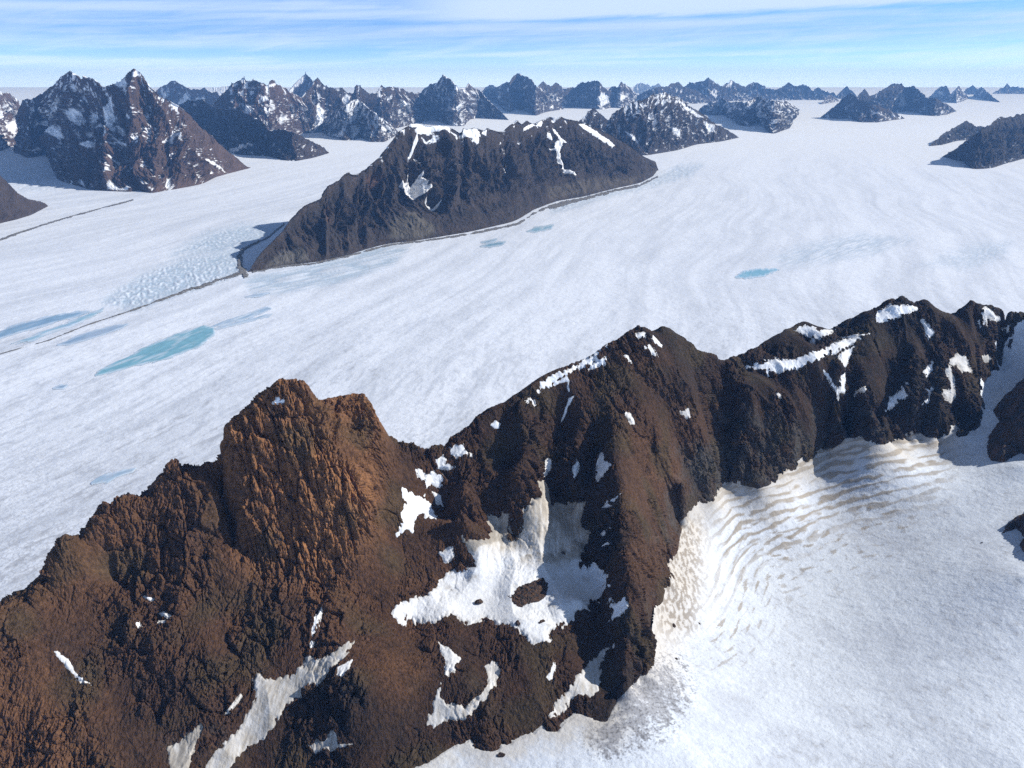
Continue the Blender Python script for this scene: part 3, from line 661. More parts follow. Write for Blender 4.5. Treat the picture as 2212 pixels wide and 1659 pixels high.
# ---- snow patches as draped sheets with a real thickness
c_sn = np.array([.84, .86, .88]); c_sd1 = np.array([.46, .42, .36]); c_sd2 = np.array([.27, .24, .20])
streak = fbm(xy3(base[..., 0] / 5., base[..., 1] / 40., base[..., 2] / 45.), 3, .6, 95)
for (name, label, dirt, poly, jag, thick), sd in zip(PATCHES, psd):
    k = sd[:, :] > -1.7
    kq = flat(k)[qc].all(1)
    if not kq.any(): print('EMPTY PATCH', label); continue
    th = np.clip((sd + .2) * .5, -1.6, thick * .5)
    pos = base + bn * (LOWR + HIDR * .75)[..., None] + bn * th[..., None]
    dd = np.full(sd.shape, dirt)
    if name == 'snowfield':
        dd = np.interp(WY + 25 * n1, [1080, 1130, 1185, 1215], [.75, .72, .55, .12]) + .15 * sstep(6, 0, sd)
        band = np.sin((WY + .35 * WX) / 17. + 2.5 * n1 + 1.2 * n2)
        dd = dd + .5 * sstep(.2, .8, band) * sstep(1240, 1200, WY) * sstep(1120, 1180, WY) + .35 * sstep(.3, .8, n1 + n2)
        pos = pos + bn * (np.where(sd > 1, 1., 0) * band * .8 * sstep(1260, 1210, WY))[..., None]
    dd = np.clip(dd + (.5 * streak + .35 * n2) * (.25 + dd) * np.where(dirt > .3, 1, .4), 0, 1)
    pc = mix(np.broadcast_to(c_sn, pos.shape), c_sd1, dd * 1.4)
    pc = mix(pc, c_sd2, (dd - .62) * 2.0)
    pc = mix(pc, c_sd1 * .9, sstep(1.3, -.4, sd + .5 * nz1) * .55)
    kq = largest(qc, kq)
    o = sub_mesh(name, flat(pos), qc, kq, M_SNOW, col=flat(pc), smooth=True)
    tag(o, label, 'snowfield' if name == 'snowfield' else 'snow patch', None, 'snow patches on the near ridge')
print('patches', time.time() - T0)
# ------------------------------------------------------------------ rock outcrops and boulders standing on the snow
def rock_dome(name, label, poly, zpl, slope, maxh, amp, cell=2.5, seed=0, snow=0.0, kind=None, cat='rock outcrop', cen=None):
    pw = at_z(poly[:, 0], poly[:, 1], zpl)[:, :2]
    lo = pw.min(0) - 10; hi = pw.max(0) + 10
    x = np.arange(lo[0], hi[0], cell); y = np.arange(lo[1], hi[1], cell)
    X, Y = np.meshgrid(x, y)
    sd = seg_dist(X, Y, pw, True); sd = np.where(inside(X, Y, pw), sd, -sd)
    b = xy3(X, Y, 0)
    sd = sd + amp * .8 * gn(b * f32(1 / (amp * 4)), seed + 1) + amp * .4 * gn(b * f32(1 / (amp * 1.6)), seed + 2)
    h = maxh * (1 - np.exp(-np.maximum(sd, 0) * slope / maxh))
    h = h + np.clip(sd / (3 * amp), 0, 1) * amp * (1.1 * rid(b * f32(1 / (amp * 7)), seed + 3) + .6 * rid(b * f32(1 / (amp * 3)), seed + 4) + .35 * gn(b * f32(1 / (amp * 1.2)), seed + 5))
    z = zb(X, Y) + np.where(sd > 0, h, sd * 1.2)
    co = np.stack([X, Y, z], -1)
    co[..., :2] += (amp * .6 * np.stack([gn(b * f32(1 / (amp * 2.2)) + f32(9), seed + 6), gn(b * f32(1 / (amp * 2.2)) + f32(5), seed + 7)], -1)) * np.clip(sd / amp, 0, 1)[..., None]
    t = mix(np.broadcast_to(c_dark, co.shape), c_brown, .5 + 1.3 * gn(b * f32(1 / (amp * 5)), seed + 8))
    t = t * (1 + .35 * gn(b * f32(1 / (amp * .9)), seed + 9))[..., None]
    if snow: t = mix(t, c_sn, sstep(.25, .4, gn(b * f32(1 / (amp * 6)), seed + 10)) * snow)
    qd = grid_quads(*X.shape)
    o = sub_mesh(name, flat(co), qd, flat(sd)[qd].min(1) > -5, M_ROCK, col=flat(np.clip(t, .01, .9)))
    return tag(o, label, cat, kind)

rock_dome('rock_outcrop', 'flat brown rock island lying in the middle of the bowl snowfield', P('H', [(818, 450), (900, 390), (980, 365), (1080, 320), (1122, 330), (1110, 375), (1092, 430), (1040, 470), (920, 517), (850, 503)]), 561, .45, 7, 1.5, 1.2, 3)
rock_dome('rock_outcrop', 'slim dark rock lens near the left edge of the bowl snowfield', P('H', [(460, 402), (490, 404), (528, 432), (522, 446), (492, 432)]), 562, .6, 4, 1.0, .8, 5)
rock_dome('rock_outcrop', 'black rock mass rising out of the side glacier below the end of the dark ridge', P('F', [(2240, 735), (2130, 768), (2050, 828), (2010, 868), (2050, 908), (2000, 958), (1990, 1008), (2020, 1068), (2100, 1098), (2190, 1062), (2260, 1100), (2500, 1150), (2900, 1100), (3000, 900), (2800, 740), (2450, 690)]), 512, 1.05, 190, 5, 3, 7, .0)
rock_dome('rock_outcrop', 'dark rubble slope at the edge of the side glacier, half hidden in its own shadow', P('K', [(2105, 135), (2120, 95), (2160, 70), (2230, 45), (2500, -150), (3000, -200), (3300, 100), (3200, 500), (2700, 520), (2350, 350), (2215, 250), (2192, 205), (2215, 165), (2180, 120)]), 498, 1.0, 130, 4, 2.5, 11, .0)

def hit_fg(px, py):
    a, m_ = ray(px, py)
    Y = np.linspace(700, 3300, 5200)
    g = CAM_H + m_ * Y - zb(a * Y, Y)
    k = np.argmax(g < 0)
    return np.array([a * Y[k], Y[k], zb(a * Y[k], Y[k])])

import bmesh
def boulder(label, crop, x, y, size, seed, mat=None):
    p = P(crop, [(x, y)])[0]; c = hit_fg(*p)
    bm = bmesh.new(); bmesh.ops.create_icosphere(bm, subdivisions=4, radius=1)
    v = np.array([q.co[:] for q in bm.verts])
    r = random.Random(seed)
    d = 1 + .35 * gn(v * f32(1.1) + f32(seed * 3.3), seed) + .18 * bil(v * f32(2.6) + f32(seed), seed + 1) + .07 * gn(v * f32(7), seed + 2)
    for _ in range(9):                                   # chip planes off it
        nrm = np.array([r.gauss(0, 1) for _ in range(3)]); nrm /= np.linalg.norm(nrm)
        lim = r.uniform(.62, .85); pr = (v * d[:, None]) @ nrm
        d = np.where(pr > lim, d * lim / np.maximum(pr, 1e-3), d)
    v = v * d[:, None] * np.array([1.25, .95, .8]) * size
    for q, w in zip(bm.verts, v): q.co = w
    me = bpy.data.meshes.new('boulder'); bm.to_mesh(me); bm.free()
    a = me.color_attributes.new('tint', 'FLOAT_COLOR', 'POINT')
    cc = np.ones((len(v), 4), f32); cc[:, :3] = (c_dark * .6 + c_brown * .4) * (1 + .4 * gn((v * (2 / size)).astype(f32), seed + 4))[:, None]
    a.data.foreach_set('color', cc.ravel()); me.materials.append(M_ROCK)
    o = bpy.data.objects.new('boulder', me); COL.objects.link(o)
    o.location = c + np.array([0, 0, size * .35]); o.rotation_euler = (0, 0, r.uniform(0, 6))
    return tag(o, label, 'boulder', None, 'boulders lying on the snow')
boulder('dark boulder at the near snow edge, alone by the bottom of the picture', 'H', 797, 1464, 5.6, 1)
boulder('big round boulder on the lower edge of the bowl snowfield', 'H', 905, 634, 7.5, 2)
boulder('round boulder just right of the biggest one on the lower bowl snowfield', 'H', 1050, 626, 7.0, 3)
boulder('dark boulder on the bowl snowfield between the rock lens and the rock island', 'H', 656, 492, 6.5, 4)
boulder('lone black boulder on the dirty snow beside the spur', 'H', 1886, 641, 5.2, 5)
boulder('small boulder on the brown snow of the bowl, just below the spur flank', 'H', 1190, 180, 4.0, 6)
boulder('small dark boulder on the bare snow a little way out from the spur', 'K', 517, 648, 3.0, 7)
boulder('small dark boulder by the debris at the foot of the spur', 'K', 393, 832, 3.4, 8)
boulder('small boulder near the left tip of the bowl snowfield', 'H', 408, 560, 3.4, 9)
boulder('small dark boulder alone in the shadow on the side glacier', 'K', 1990, 228, 3.6, 10)

# ------------------------------------------------------------------ main glacier
sg = np.concatenate([np.linspace(-1.7, -.8, 60)[:-1], np.linspace(-.8, .8, 1250), np.linspace(.8, 1.7, 60)[1:]])
pyv = np.concatenate([np.linspace(680, 250, 560)[:-1], np.linspace(250, 87.2, 330)])
Yv = ice_hit(np.full(pyv.shape, 512.), pyv)[:, 1]
Yv = np.concatenate([Yv[Yv < ICE_END * .98], [ICE_END]])
GXm = sg[None] * Yv[:, None]; GYm = np.repeat(Yv[:, None], len(sg), 1); GZm = ice_z(GYm)
gpx, gpy = project(GXm, GYm, GZm); gwx, gwy = gpx / KW, gpy / KW
gb = xy3(GXm, GYm, 0)
fa = (GXm * .30 + GYm * .954); fb = (GXm * .954 - GYm * .30)
wpx = 350 * gn(gb * f32(1 / 2500.), 101)
fb2 = fb + wpx
def flow(la, lb, seed, octs=4, gain=.55): return fbm(xy3(fa / la, fb2 / lb, 0), octs, gain, seed)
L1 = flow(7000, 520, 111); L2 = flow(900, 140, 115); L3 = fbm(xy3(fa / 150, fb2 / 40), 4, .7, 119); L4 = flow(500, 45, 123, 3)
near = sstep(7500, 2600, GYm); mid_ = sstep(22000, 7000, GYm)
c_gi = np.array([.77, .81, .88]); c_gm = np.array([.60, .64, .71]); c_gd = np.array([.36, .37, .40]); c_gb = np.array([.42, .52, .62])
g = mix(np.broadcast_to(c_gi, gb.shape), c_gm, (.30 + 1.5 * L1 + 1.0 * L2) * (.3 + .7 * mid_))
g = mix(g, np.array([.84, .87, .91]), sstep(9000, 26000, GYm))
g = mix(g, c_gm * .92, sstep(-.02, .22, L3 + .5 * L2) * near * .8)
g = mix(g, c_gd, sstep(.13, .30, L3 + .35 * L4 + .15 * L1) * near * .6 * sstep(-.15, .25, L1 + .5 * L2))
g = mix(g, c_gm * .8, sstep(.14, .34, L4) * near * .45)
rough_near = sstep(4200, 2200, GYm + 900 * L1)
n_s = bil(gb * f32(1 / 22.), 127) + .6 * bil(gb * f32(1 / 10.), 128)
g = mix(g, c_gd, sstep(-.55, -1.0, n_s) * rough_near * .65)
gz = GZm + 1.0 * L2 * near
L5 = flow(9000, 75, 145, 3); L6 = flow(5000, 190, 147, 3)
g = mix(g, c_gm * .82, sstep(.10, .32, L5 + .5 * L1) * sstep(24000, 6000, GYm) * .22)
g = mix(g, c_gm * .95, sstep(-.05, .3, L6) * sstep(24000, 6000, GYm) * .32)
# crevassed bands
def zone(poly, soft=7.): return sstep(-soft, soft, sdist(gpx, gpy, poly, pad=soft + 1) + 4 * L2)
def crev(w, la, lb, ang, amp, dark, seed):
    global g, gz
    ca, sa = math.cos(ang), math.sin(ang)
    a = GXm * ca + GYm * sa; b = -GXm * sa + GYm * ca
    nn = bil(xy3(a / la + .6 * L2, b / lb, 0), seed) + .45 * gn(xy3(a / la * 2.3, b / lb * 2.1), seed + 1)
    gz = gz + amp * .6 * nn * w
    g = mix(g, c_gb, w * .36 * dark)
    g = mix(g, c_gb, w * sstep(.0, -.7, nn) * dark)
Z1 = P('I', [(1080, 345), (1300, 215), (1500, 162), (1780, 150), (1700, 232), (1520, 332), (1300, 325)])
Z2 = P('I', [(640, 650), (900, 475), (1150, 372), (1350, 335), (1500, 350), (1530, 455), (1200, 568), (1000, 630), (850, 690)])
Z3 = np.concatenate([P('I', [(1520, 510), (1700, 455), (2000, 392), (2212, 345)]), P('J', [(600, 105), (780, 112), (700, 195), (500, 262), (250, 320), (20, 345)])])
Z4 = P('C', [(1040, 970), (1200, 905), (1450, 860), (1690, 890), (1500, 955), (1300, 985), (1100, 1012)])
Z5 = P('C', [(480, 592), (600, 540), (720, 530), (650, 590), (400, 660), (200, 705), (0, 765), (0, 725), (200, 680), (400, 632)])
Z6 = P('C', [(1750, 1000), (2000, 900), (2150, 900), (2120, 960), (1950, 1020)])
Z7 = P('A', [(20, 760), (320, 740), (420, 850), (300, 890), (120, 890)])
crev(zone(Z1), 44, 100, .5, 7, .9, 131); crev(zone(Z2), 40, 95, .4, 8, .95, 133); crev(zone(Z3, 5), 75, 420, -.75, 9, .85, 135)
crev(zone(Z4), 40, 420, -.75, 6, .55, 137); crev(zone(Z5, 4), 60, 60, .4, 9, .6, 139); crev(zone(Z6), 60, 40, 0, 3, .5, 141); crev(zone(Z7), 90, 60, .3, 10, .4, 143)
g = np.clip(g, .03, .93)
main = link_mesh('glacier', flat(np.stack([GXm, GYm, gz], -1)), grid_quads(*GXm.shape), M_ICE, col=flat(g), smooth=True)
tag(main, 'vast pale blue-white glacier filling the valley and spreading to the horizon', 'glacier', 'structure')
print('glacier', time.time() - T0)

# ------------------------------------------------------------------ sheets lying on the main glacier: melt ponds, moraines
def ice_sheet(name, label, cat, mat, lo, hi, sdf, hf, cf, step=.42, kind=None, group=None, cut=-1.2):
    x = np.arange(lo[0], hi[0] + step, step); y = np.arange(lo[1], hi[1] + step, step)
    X, Y = np.meshgrid(x, y)
    w = ice_hit(X, Y)
    sd = sdf(X, Y, w)
    w = w.copy(); w[..., 2] += hf(sd, w)
    qd = grid_quads(*X.shape)
    o = sub_mesh(name, flat(w), qd, flat(sd)[qd].min(1) > cut, mat, col=flat(np.clip(cf(sd, w), .01, .9)), smooth=True)
    return tag(o, label, cat, kind, group)

def pond(label, poly, c1, c2, streaks=.6, jag=1.0, name='melt_pond', cat='melt pond', group='melt ponds on the main glacier'):
    p0 = ice_hit(poly[:, 0], poly[:, 1])
    def sdf(X, Y, w):
        d_ = sdist(X, Y, poly)
        a = (w[..., 0] * .30 + w[..., 1] * .954); b = (w[..., 0] * .954 - w[..., 1] * .3)
        n = 1.4 * gn(xy3(a / 190, b / 28, 0), 151) + .9 * gn(xy3(a / 60, b / 14, 0), 152)
        return d_ + 1.1 * jag * n
    def hf(sd, w): return 2.2 + np.clip(sd * 1.2, -3, .4)
    def cf(sd, w):
        a = (w[..., 0] * .30 + w[..., 1] * .954); b = (w[..., 0] * .954 - w[..., 1] * .3)
        n = fbm(xy3(a / 260, b / 45, 0), 4, .6, 155)
        c = mix(np.broadcast_to(np.array(c1), w.shape), np.array(c2), .5 + 1.3 * n)
        c = mix(c, np.array([.60, .69, .79]), sstep(1.5, -.6, sd + 1.6 * n) * .8)
        return mix(c, np.array([.62, .70, .78]), np.clip(sstep(.02, .3, fbm(xy3(a / 320, b / 60, 4.), 3, .6, 157)) * streaks + .25 * streaks, 0, 1))
    return ice_sheet(name, label, cat, M_WATER, poly.min(0) - 3, poly.max(0) + 3, sdf, hf, cf, group=group)
TQ, TQ2 = (.10, .33, .42), (.17, .42, .50); BL, BL2 = (.17, .30, .44), (.24, .40, .54); GB = (.36, .44, .55)
pond('largest turquoise melt pond, a long slanting pool in the open ice', P('I', [(605, 1108), (640, 1075), (740, 1025), (860, 972), (900, 945), (960, 915), (1050, 883), (1110, 853), (1200, 825), (1290, 803), (1350, 808), (1355, 850), (1300, 892), (1250, 927), (1150, 967), (1060, 1002), (950, 1027), (850, 1047), (760, 1072), (690, 1092)]), TQ, TQ2, .5)
pond('faint grey-blue meltwater streak trailing away from the head of the largest turquoise pond', P('I', [(1330, 806), (1420, 768), (1560, 722), (1690, 676), (1712, 690), (1600, 733), (1480, 768), (1400, 795)]), GB, BL2, .7, .8)
pond('second thin grey-blue meltwater streak, the lower one behind the largest pond', P('I', [(1360, 815), (1480, 780), (1600, 748), (1720, 722), (1700, 735), (1580, 762), (1450, 800)]), GB, BL2, .7, .7)
pond('long blue melt pond cut off by the left border, above the thin dark moraine', P('I', [(-60, 868), (60, 806), (200, 766), (350, 731), (480, 708), (560, 705), (470, 742), (300, 787), (150, 827), (-60, 895)]), BL, BL2, .25)
pond('broken blue slush strip just below the long blue pond on the left', P('I', [(75, 912), (200, 863), (320, 822), (440, 772), (560, 722), (655, 685), (640, 705), (560, 747), (430, 807), (300, 848), (180, 890)]), TQ2, BL2, .9, 1.3)
pond('slim grey-blue melt pond between the dark moraine and the largest turquoise pond', P('I', [(365, 917), (480, 868), (600, 828), (720, 798), (805, 786), (780, 803), (680, 840), (560, 877), (440, 914)]), BL, GB, .2, .6)
pond('small teal pond below the foot of the central dark mountain, the nearer of two', P('J', [(1135, 106), (1180, 92), (1255, 82), (1240, 97), (1180, 108)]), TQ, BL, .2, .5)
pond('thin teal pond line just above the nearer small pond by the central mountain', P('J', [(1138, 86), (1212, 70), (1205, 78), (1160, 88)]), TQ, BL, .2, .3)
pond('ragged teal pond close to the moraine under the right half of the central mountain', P('J', [(1365, 33), (1400, 14), (1490, 0), (1478, 18), (1405, 35)]), TQ2, BL2, .6, .8)
pond('bright blue melt pond alone far out on the right side of the glacier', P('W', [(1590, 599), (1605, 588), (1635, 582), (1682, 582), (1655, 594), (1615, 601)]), (.14, .38, .50), (.2, .46, .58), .2, .7)
pond('dim grey-blue melt streak just behind the brown left shoulder', P('D', [(480, 694), (520, 662), (600, 638), (705, 618), (690, 637), (600, 662), (560, 688)]), GB, BL2, .7, 1.0)
pond('tiny dark melt pool left below the largest turquoise pond', P('I', [(335, 1193), (380, 1172), (425, 1172), (400, 1192)]), BL, GB, .3, .6)
pond('faint blue streak above the far end of the largest pond', P('I', [(1550, 614), (1620, 598), (1705, 586), (1650, 606)]), BL2, GB, .4, .5)

def moraine(label, line, widths, col=(.17, .165, .16), broken=.0, hgt=3.5, group='dark moraine lines on the main glacier'):
    wd = np.array(widths, float)
    seglen = np.r_[0, np.cumsum(np.linalg.norm(np.diff(line, axis=0), axis=1))]; seglen /= seglen[-1]
    def sdf(X, Y, w):
        best = np.full(X.shape, 1e9); par = np.zeros(X.shape)
        for k in range(len(line) - 1):
            a, b = line[k], line[k + 1]; d_ = b - a; L = d_ @ d_
            t = np.clip(((X - a[0]) * d_[0] + (Y - a[1]) * d_[1]) / L, 0, 1)
            dd = np.hypot(X - a[0] - t * d_[0], Y - a[1] - t * d_[1])
            m_ = dd < best; best = np.where(m_, dd, best); par = np.where(m_, seglen[k] + t * (seglen[k + 1] - seglen[k]), par)
        n = gn(xy3(w[..., 0] / 70, w[..., 1] / 120, 0), 161) + .9 * gn(xy3(w[..., 0] / 14, w[..., 1] / 24, 0), 162)
        wv = np.interp(par, np.linspace(0, 1, len(wd)), wd)
        return wv * .8 * (1 + .8 * n) - best - broken * np.maximum(0, gn(xy3(w[..., 0] / 130, w[..., 1] / 200, 0), 163)) * 2
    def hf(sd, w): return np.clip(sd * 5, -5, hgt) + 1.5 * gn(xy3(w[..., 0] / 20, w[..., 1] / 25, 0), 164) + 1.5
    def cf(sd, w): return np.broadcast_to(np.array(col), w.shape) * (1 + .5 * gn(xy3(w[..., 0] / 25, w[..., 1] / 30, 0), 165))[..., None]
    return ice_sheet('moraine', label, 'moraine', M_MORAINE, line.min(0) - 4, line.max(0) + 4, sdf, hf, cf, group=group, cut=-.35)
moraine('thin dark moraine line running from the foot of the twin-peaked mountain to the left border', P('I', [(-60, 278), (20, 245), (110, 213), (250, 165), (400, 118), (500, 91), (620, 57), (760, 22), (840, 0)]), [1.15, 1.05, .9, .8, .7, .8], broken=.4)
moraine('long dark moraine line trailing from the snout of the central mountain to the left border', P('I', [(-60, 992), (60, 957), (180, 922), (300, 890), (400, 850), (550, 790), (760, 722), (880, 682), (1000, 636), (1100, 601), (1300, 536), (1430, 490), (1540, 462)]), [.3, .4, .5, .55, .6, .9, 1.4, 2.0, 2.0], broken=.7)
moraine('curved dark moraine hooking round the snout of the central mountain', P('I', [(1545, 470), (1518, 425), (1515, 355), (1540, 312), (1600, 280), (1690, 240), (1750, 190), (1795, 152)]), [4.5, 3.2, 1.7, 1.1, 1.0, 1.1], broken=.2)
moraine('dark rubble band along the near foot of the central mountain', np.concatenate([P('B', [(20, 1402), (200, 1368), (400, 1350), (600, 1308), (760, 1262), (880, 1232), (1050, 1212), (1250, 1185), (1400, 1160), (1560, 1128), (1690, 1100), (1800, 1030), (1900, 985), (2050, 948)]), P('C', [(0, 738), (150, 697), (300, 656), (420, 632), (500, 592)])]), [1.3, 1.1, .9, 1.1, 1.2, 1.3, 1.8, 1.7, 1.0], broken=.7)

# ------------------------------------------------------------------ mountains beyond the glacier
MTN = {}
def mountain(name, label, crest, base, slope=.78, rock=(.085, .068, .060), rock2=(.125, .085, .066), snow=.15, amp=1.0, lines=(), spolys=(), rpolys=(), step=.5, rows=None, L=None, conc=1.28, seed=0, snow_hi=.0, tex=1.0, frontal=1.0, skew=0.0, apron=0.0, jag=1.0):
    crest = crest[np.argsort(crest[:, 0], kind='stable')]; base = base[np.argsort(base[:, 0], kind='stable')]
    x0, x1 = crest[0, 0], crest[-1, 0]
    nx = max(24, int((x1 - x0) / step)); px = np.linspace(x0, x1, nx)
    cy = np.interp(px, crest[:, 0], crest[:, 1]); by = np.interp(px, base[:, 0], base[:, 1])
    by = np.maximum(by, 87.6); by = np.maximum(by, cy + .05)
    wsm = max(3, int(nx * .022)) | 1
    kk = np.hanning(wsm + 2)[1:-1]; kk /= kk.sum()
    sm = lambda v: np.convolve(np.pad(v, wsm // 2, 'edge'), kk, 'valid')
    jx = np.stack([px / 5.5, 0 * px + seed * 7.3, 0 * px], -1).astype(f32)
    tap = np.clip((by - cy) / 6, 0, 1)
    cy = cy - jag * tap * (1.1 * np.maximum(rid(jx, 31), -.2) - .5 + .7 * np.maximum(rid(jx * f32(2.6), 33), -.2) - .3)
    cys = sm(cy)
    wq = max(5, int(nx * .075)) | 1; kq_ = np.hanning(wq + 2)[1:-1]; kq_ /= kq_.sum()
    eb = np.clip(np.minimum(np.arange(nx), nx - 1 - np.arange(nx)) / wq, 0, 1)
    by = by + (np.convolve(np.pad(by, wq // 2, 'edge'), kq_, 'valid') - by) * eb
    B0 = ice_hit(px, by)
    _, tc_ = ray(px, cys); tc_ = -tc_
    zi = ice_z(B0[:, 1])
    Dc = (sm(B0[:, 1]) + (CAM_H - zi) / slope) / (1 + tc_ / slope)
    wl = max(5, int(nx * .3)) | 1; kl = np.hanning(wl + 2)[1:-1]; kl /= kl.sum()
    Dl = np.convolve(np.pad(Dc, wl // 2, 'edge'), kl, 'valid')
    Hq = np.clip((by - cy) / (by - cy).max() * 1.6, 0, 1)
    Dc = Dc + (Dl - Dc) * .75 * frontal * Hq
    Dc = np.maximum(Dc, B0[:, 1] * 1.003)
    C0 = at_y(px, cy, Dc); Cs = at_y(px, cys, Dc)
    H = np.maximum(C0[:, 2] - B0[:, 2], 1.); HM = H.max()
    L = L or HM
    nf = rows or max(26, int((by - cy).max() / step * 1.25)); nb = max(8, nf // 4)
    t = np.concatenate([np.linspace(-.12, 1, nf), 1 + np.linspace(0, 1, nb + 1)[1:]])
    T = t[:, None]
    tf = np.clip(T, -1, 1)
    fwd = C0 - B0
    gprof = np.where(tf > 0, np.abs(tf) ** conc, tf)
    ce = Cs[None, :, 2] + (C0[None, :, 2] - Cs[None, :, 2]) * sstep(.35, 1, T)
    XYZ = B0[None] + fwd[None] * tf[..., None] * np.array([1, 1, 0])
    Z = B0[None, :, 2] + (ce - B0[None, :, 2]) * gprof
    back = np.clip(T - 1, 0, 1)
    ln = np.hypot(fwd[:, 0], fwd[:, 1]) + 1e-6
    dirx, diry = B0[:, 0] / np.hypot(B0[:, 0], B0[:, 1]), B0[:, 1] / np.hypot(B0[:, 0], B0[:, 1])
    blen = H / slope * 1.1
    XYZ[..., 0] += back * dirx * blen; XYZ[..., 1] += back * diry * blen
    Z = np.where(T > 1, C0[None, :, 2] * (1 - back) + (ice_z(XYZ[..., 1]) - 60) * back, Z)
    XYZ[..., 2] = Z
    nrm = grid_normals(XYZ)
    qx_, qy_ = project(XYZ[..., 0], XYZ[..., 1], XYZ[..., 2])
    front = T <= 1.0001
    off = np.zeros(Z.shape)
    for (pl, w, a) in lines:
        w = w * (.3 if w > 9.5 else 1)
        dd = seg_dist(qx_, qy_, pl); off += a * np.clip(1 - dd / w, 0, 1) * front
    hl = np.clip((Z - B0[None, :, 2]) / H[None], 0, 1)
    win = np.clip(H / HM * 1.6, .15, 1)[None] * np.where(T < 1, sstep(-.05, .25, T) * (1 - .86 * sstep(.70, 1, T)), .14 + .86 * sstep(1, 1.3, T))
    midl = .5 * (B0 + Cs); su = np.r_[0, np.cumsum(np.hypot(np.diff(midl[:, 0]), np.diff(midl[:, 1])))]
    slen = np.hypot(ln, H)
    p = np.stack([np.broadcast_to(su[None], Z.shape), tf * slen[None] + back * slen[None] * 1.2, np.zeros(Z.shape)], -1) / L
    p = p + .10 * np.stack([gn(p * f32(2.2), 201 + seed), gn(p * f32(2.2), 202 + seed), 0 * Z], -1) + .03 * np.stack([gn(p * f32(8), 203 + seed), gn(p * f32(8), 204 + seed), 0 * Z], -1)
    pf = p * np.array([1, .34, 1]) + np.stack([skew * p[..., 1], 0 * Z, 0 * Z], -1)
    R1 = rid(pf * f32(2.6), 205 + seed); R2 = rid(pf * f32(5.6) * np.array([1, 1.2, 1]), 206 + seed); R3 = rid(pf * f32(12.) * np.array([1, 1.5, 1]), 207 + seed); R4 = bil(pf * f32(25.) * np.array([1, 1.8, 1]), 208 + seed); R5 = gn(pf * f32(50.) * np.array([1, 2.2, 1]), 209 + seed)
    mo = .40 + .75 * tf
    D = L * amp * (.080 * (R1 - mo) + .052 * (R2 - mo) + .028 * (R3 - mo) + .016 * (R4 - .6 * tf + .2) + .008 * R5)
    hl_abs = np.clip((Z - B0[None, :, 2]) / HM, 0, 1)
    if apron: D = D * (1 - apron * sstep(.42, .18, hl + .12 * gn(p * f32(4), 211 + seed)))
    co = XYZ + nrm * ((D * win) + off * np.clip(win * 1.5, 0, 1))[..., None]
    n2_ = grid_normals(co)
    # colour
    na = fbm(p * f32(6), 4, .6, 221 + seed); nb_ = fbm(pf * np.array([1, 1.2, 1]) * f32(8), 4, .6, 225 + seed); nc_ = gn(p * np.array([1, .7, 1]) * f32(60), 228 + seed)
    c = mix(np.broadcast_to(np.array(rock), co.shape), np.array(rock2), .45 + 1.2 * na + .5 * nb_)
    for (pl, colr) in rpolys: c = mix(c, np.array(colr), sstep(-3, 3, sdist(qx_, qy_, pl) + 2 * nb_) * (.6 + .5 * nb_))
    c = c * (1 + .3 * nc_ * tex)[..., None] * MTN_K
    conc_ = -(.5 * R1 + .9 * R2 + .7 * R3 + .3 * R4)
    sc = .42 * conc_ + 1.0 * nb_ + .5 * na + .12 * nc_ + .7 * (n2_[..., 2] - .72) + 1.7 * snow_hi * (hl_abs - .5)
    if snow >= 1: sn = np.ones(Z.shape)
    elif snow > 0:
        thr = np.quantile(sc[front[:, 0]], 1 - snow * .62); sn = sstep(thr - .04, thr + .10, sc)
    else: sn = np.zeros(Z.shape)
    for pl in spolys: sn = np.maximum(sn, sstep(-.4, .9, sdist(qx_, qy_, pl) + .9 * nc_ + .7 * nb_) * front)
    c = mix(c, np.array([.82, .85, .89]), sn)
    co_f = flat(co); qd = grid_quads(*Z.shape)
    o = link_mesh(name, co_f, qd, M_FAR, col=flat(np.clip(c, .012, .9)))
    tag(o, label, 'mountain', 'structure')
    MTN[label] = dict(co=co, base=XYZ, nrm=nrm, px=qx_, py=qy_, L=L, front=front, D=D, win=win)
    return o
A_, B_, C_ = (lambda *p: P('A', list(p))), (lambda *p: P('B', list(p))), (lambda *p: P('C', list(p)))
BRN, BRN2 = (.10, .072, .062), (.15, .10, .08)
PUR, PUR2 = (.075, .066, .066), (.11, .09, .085)

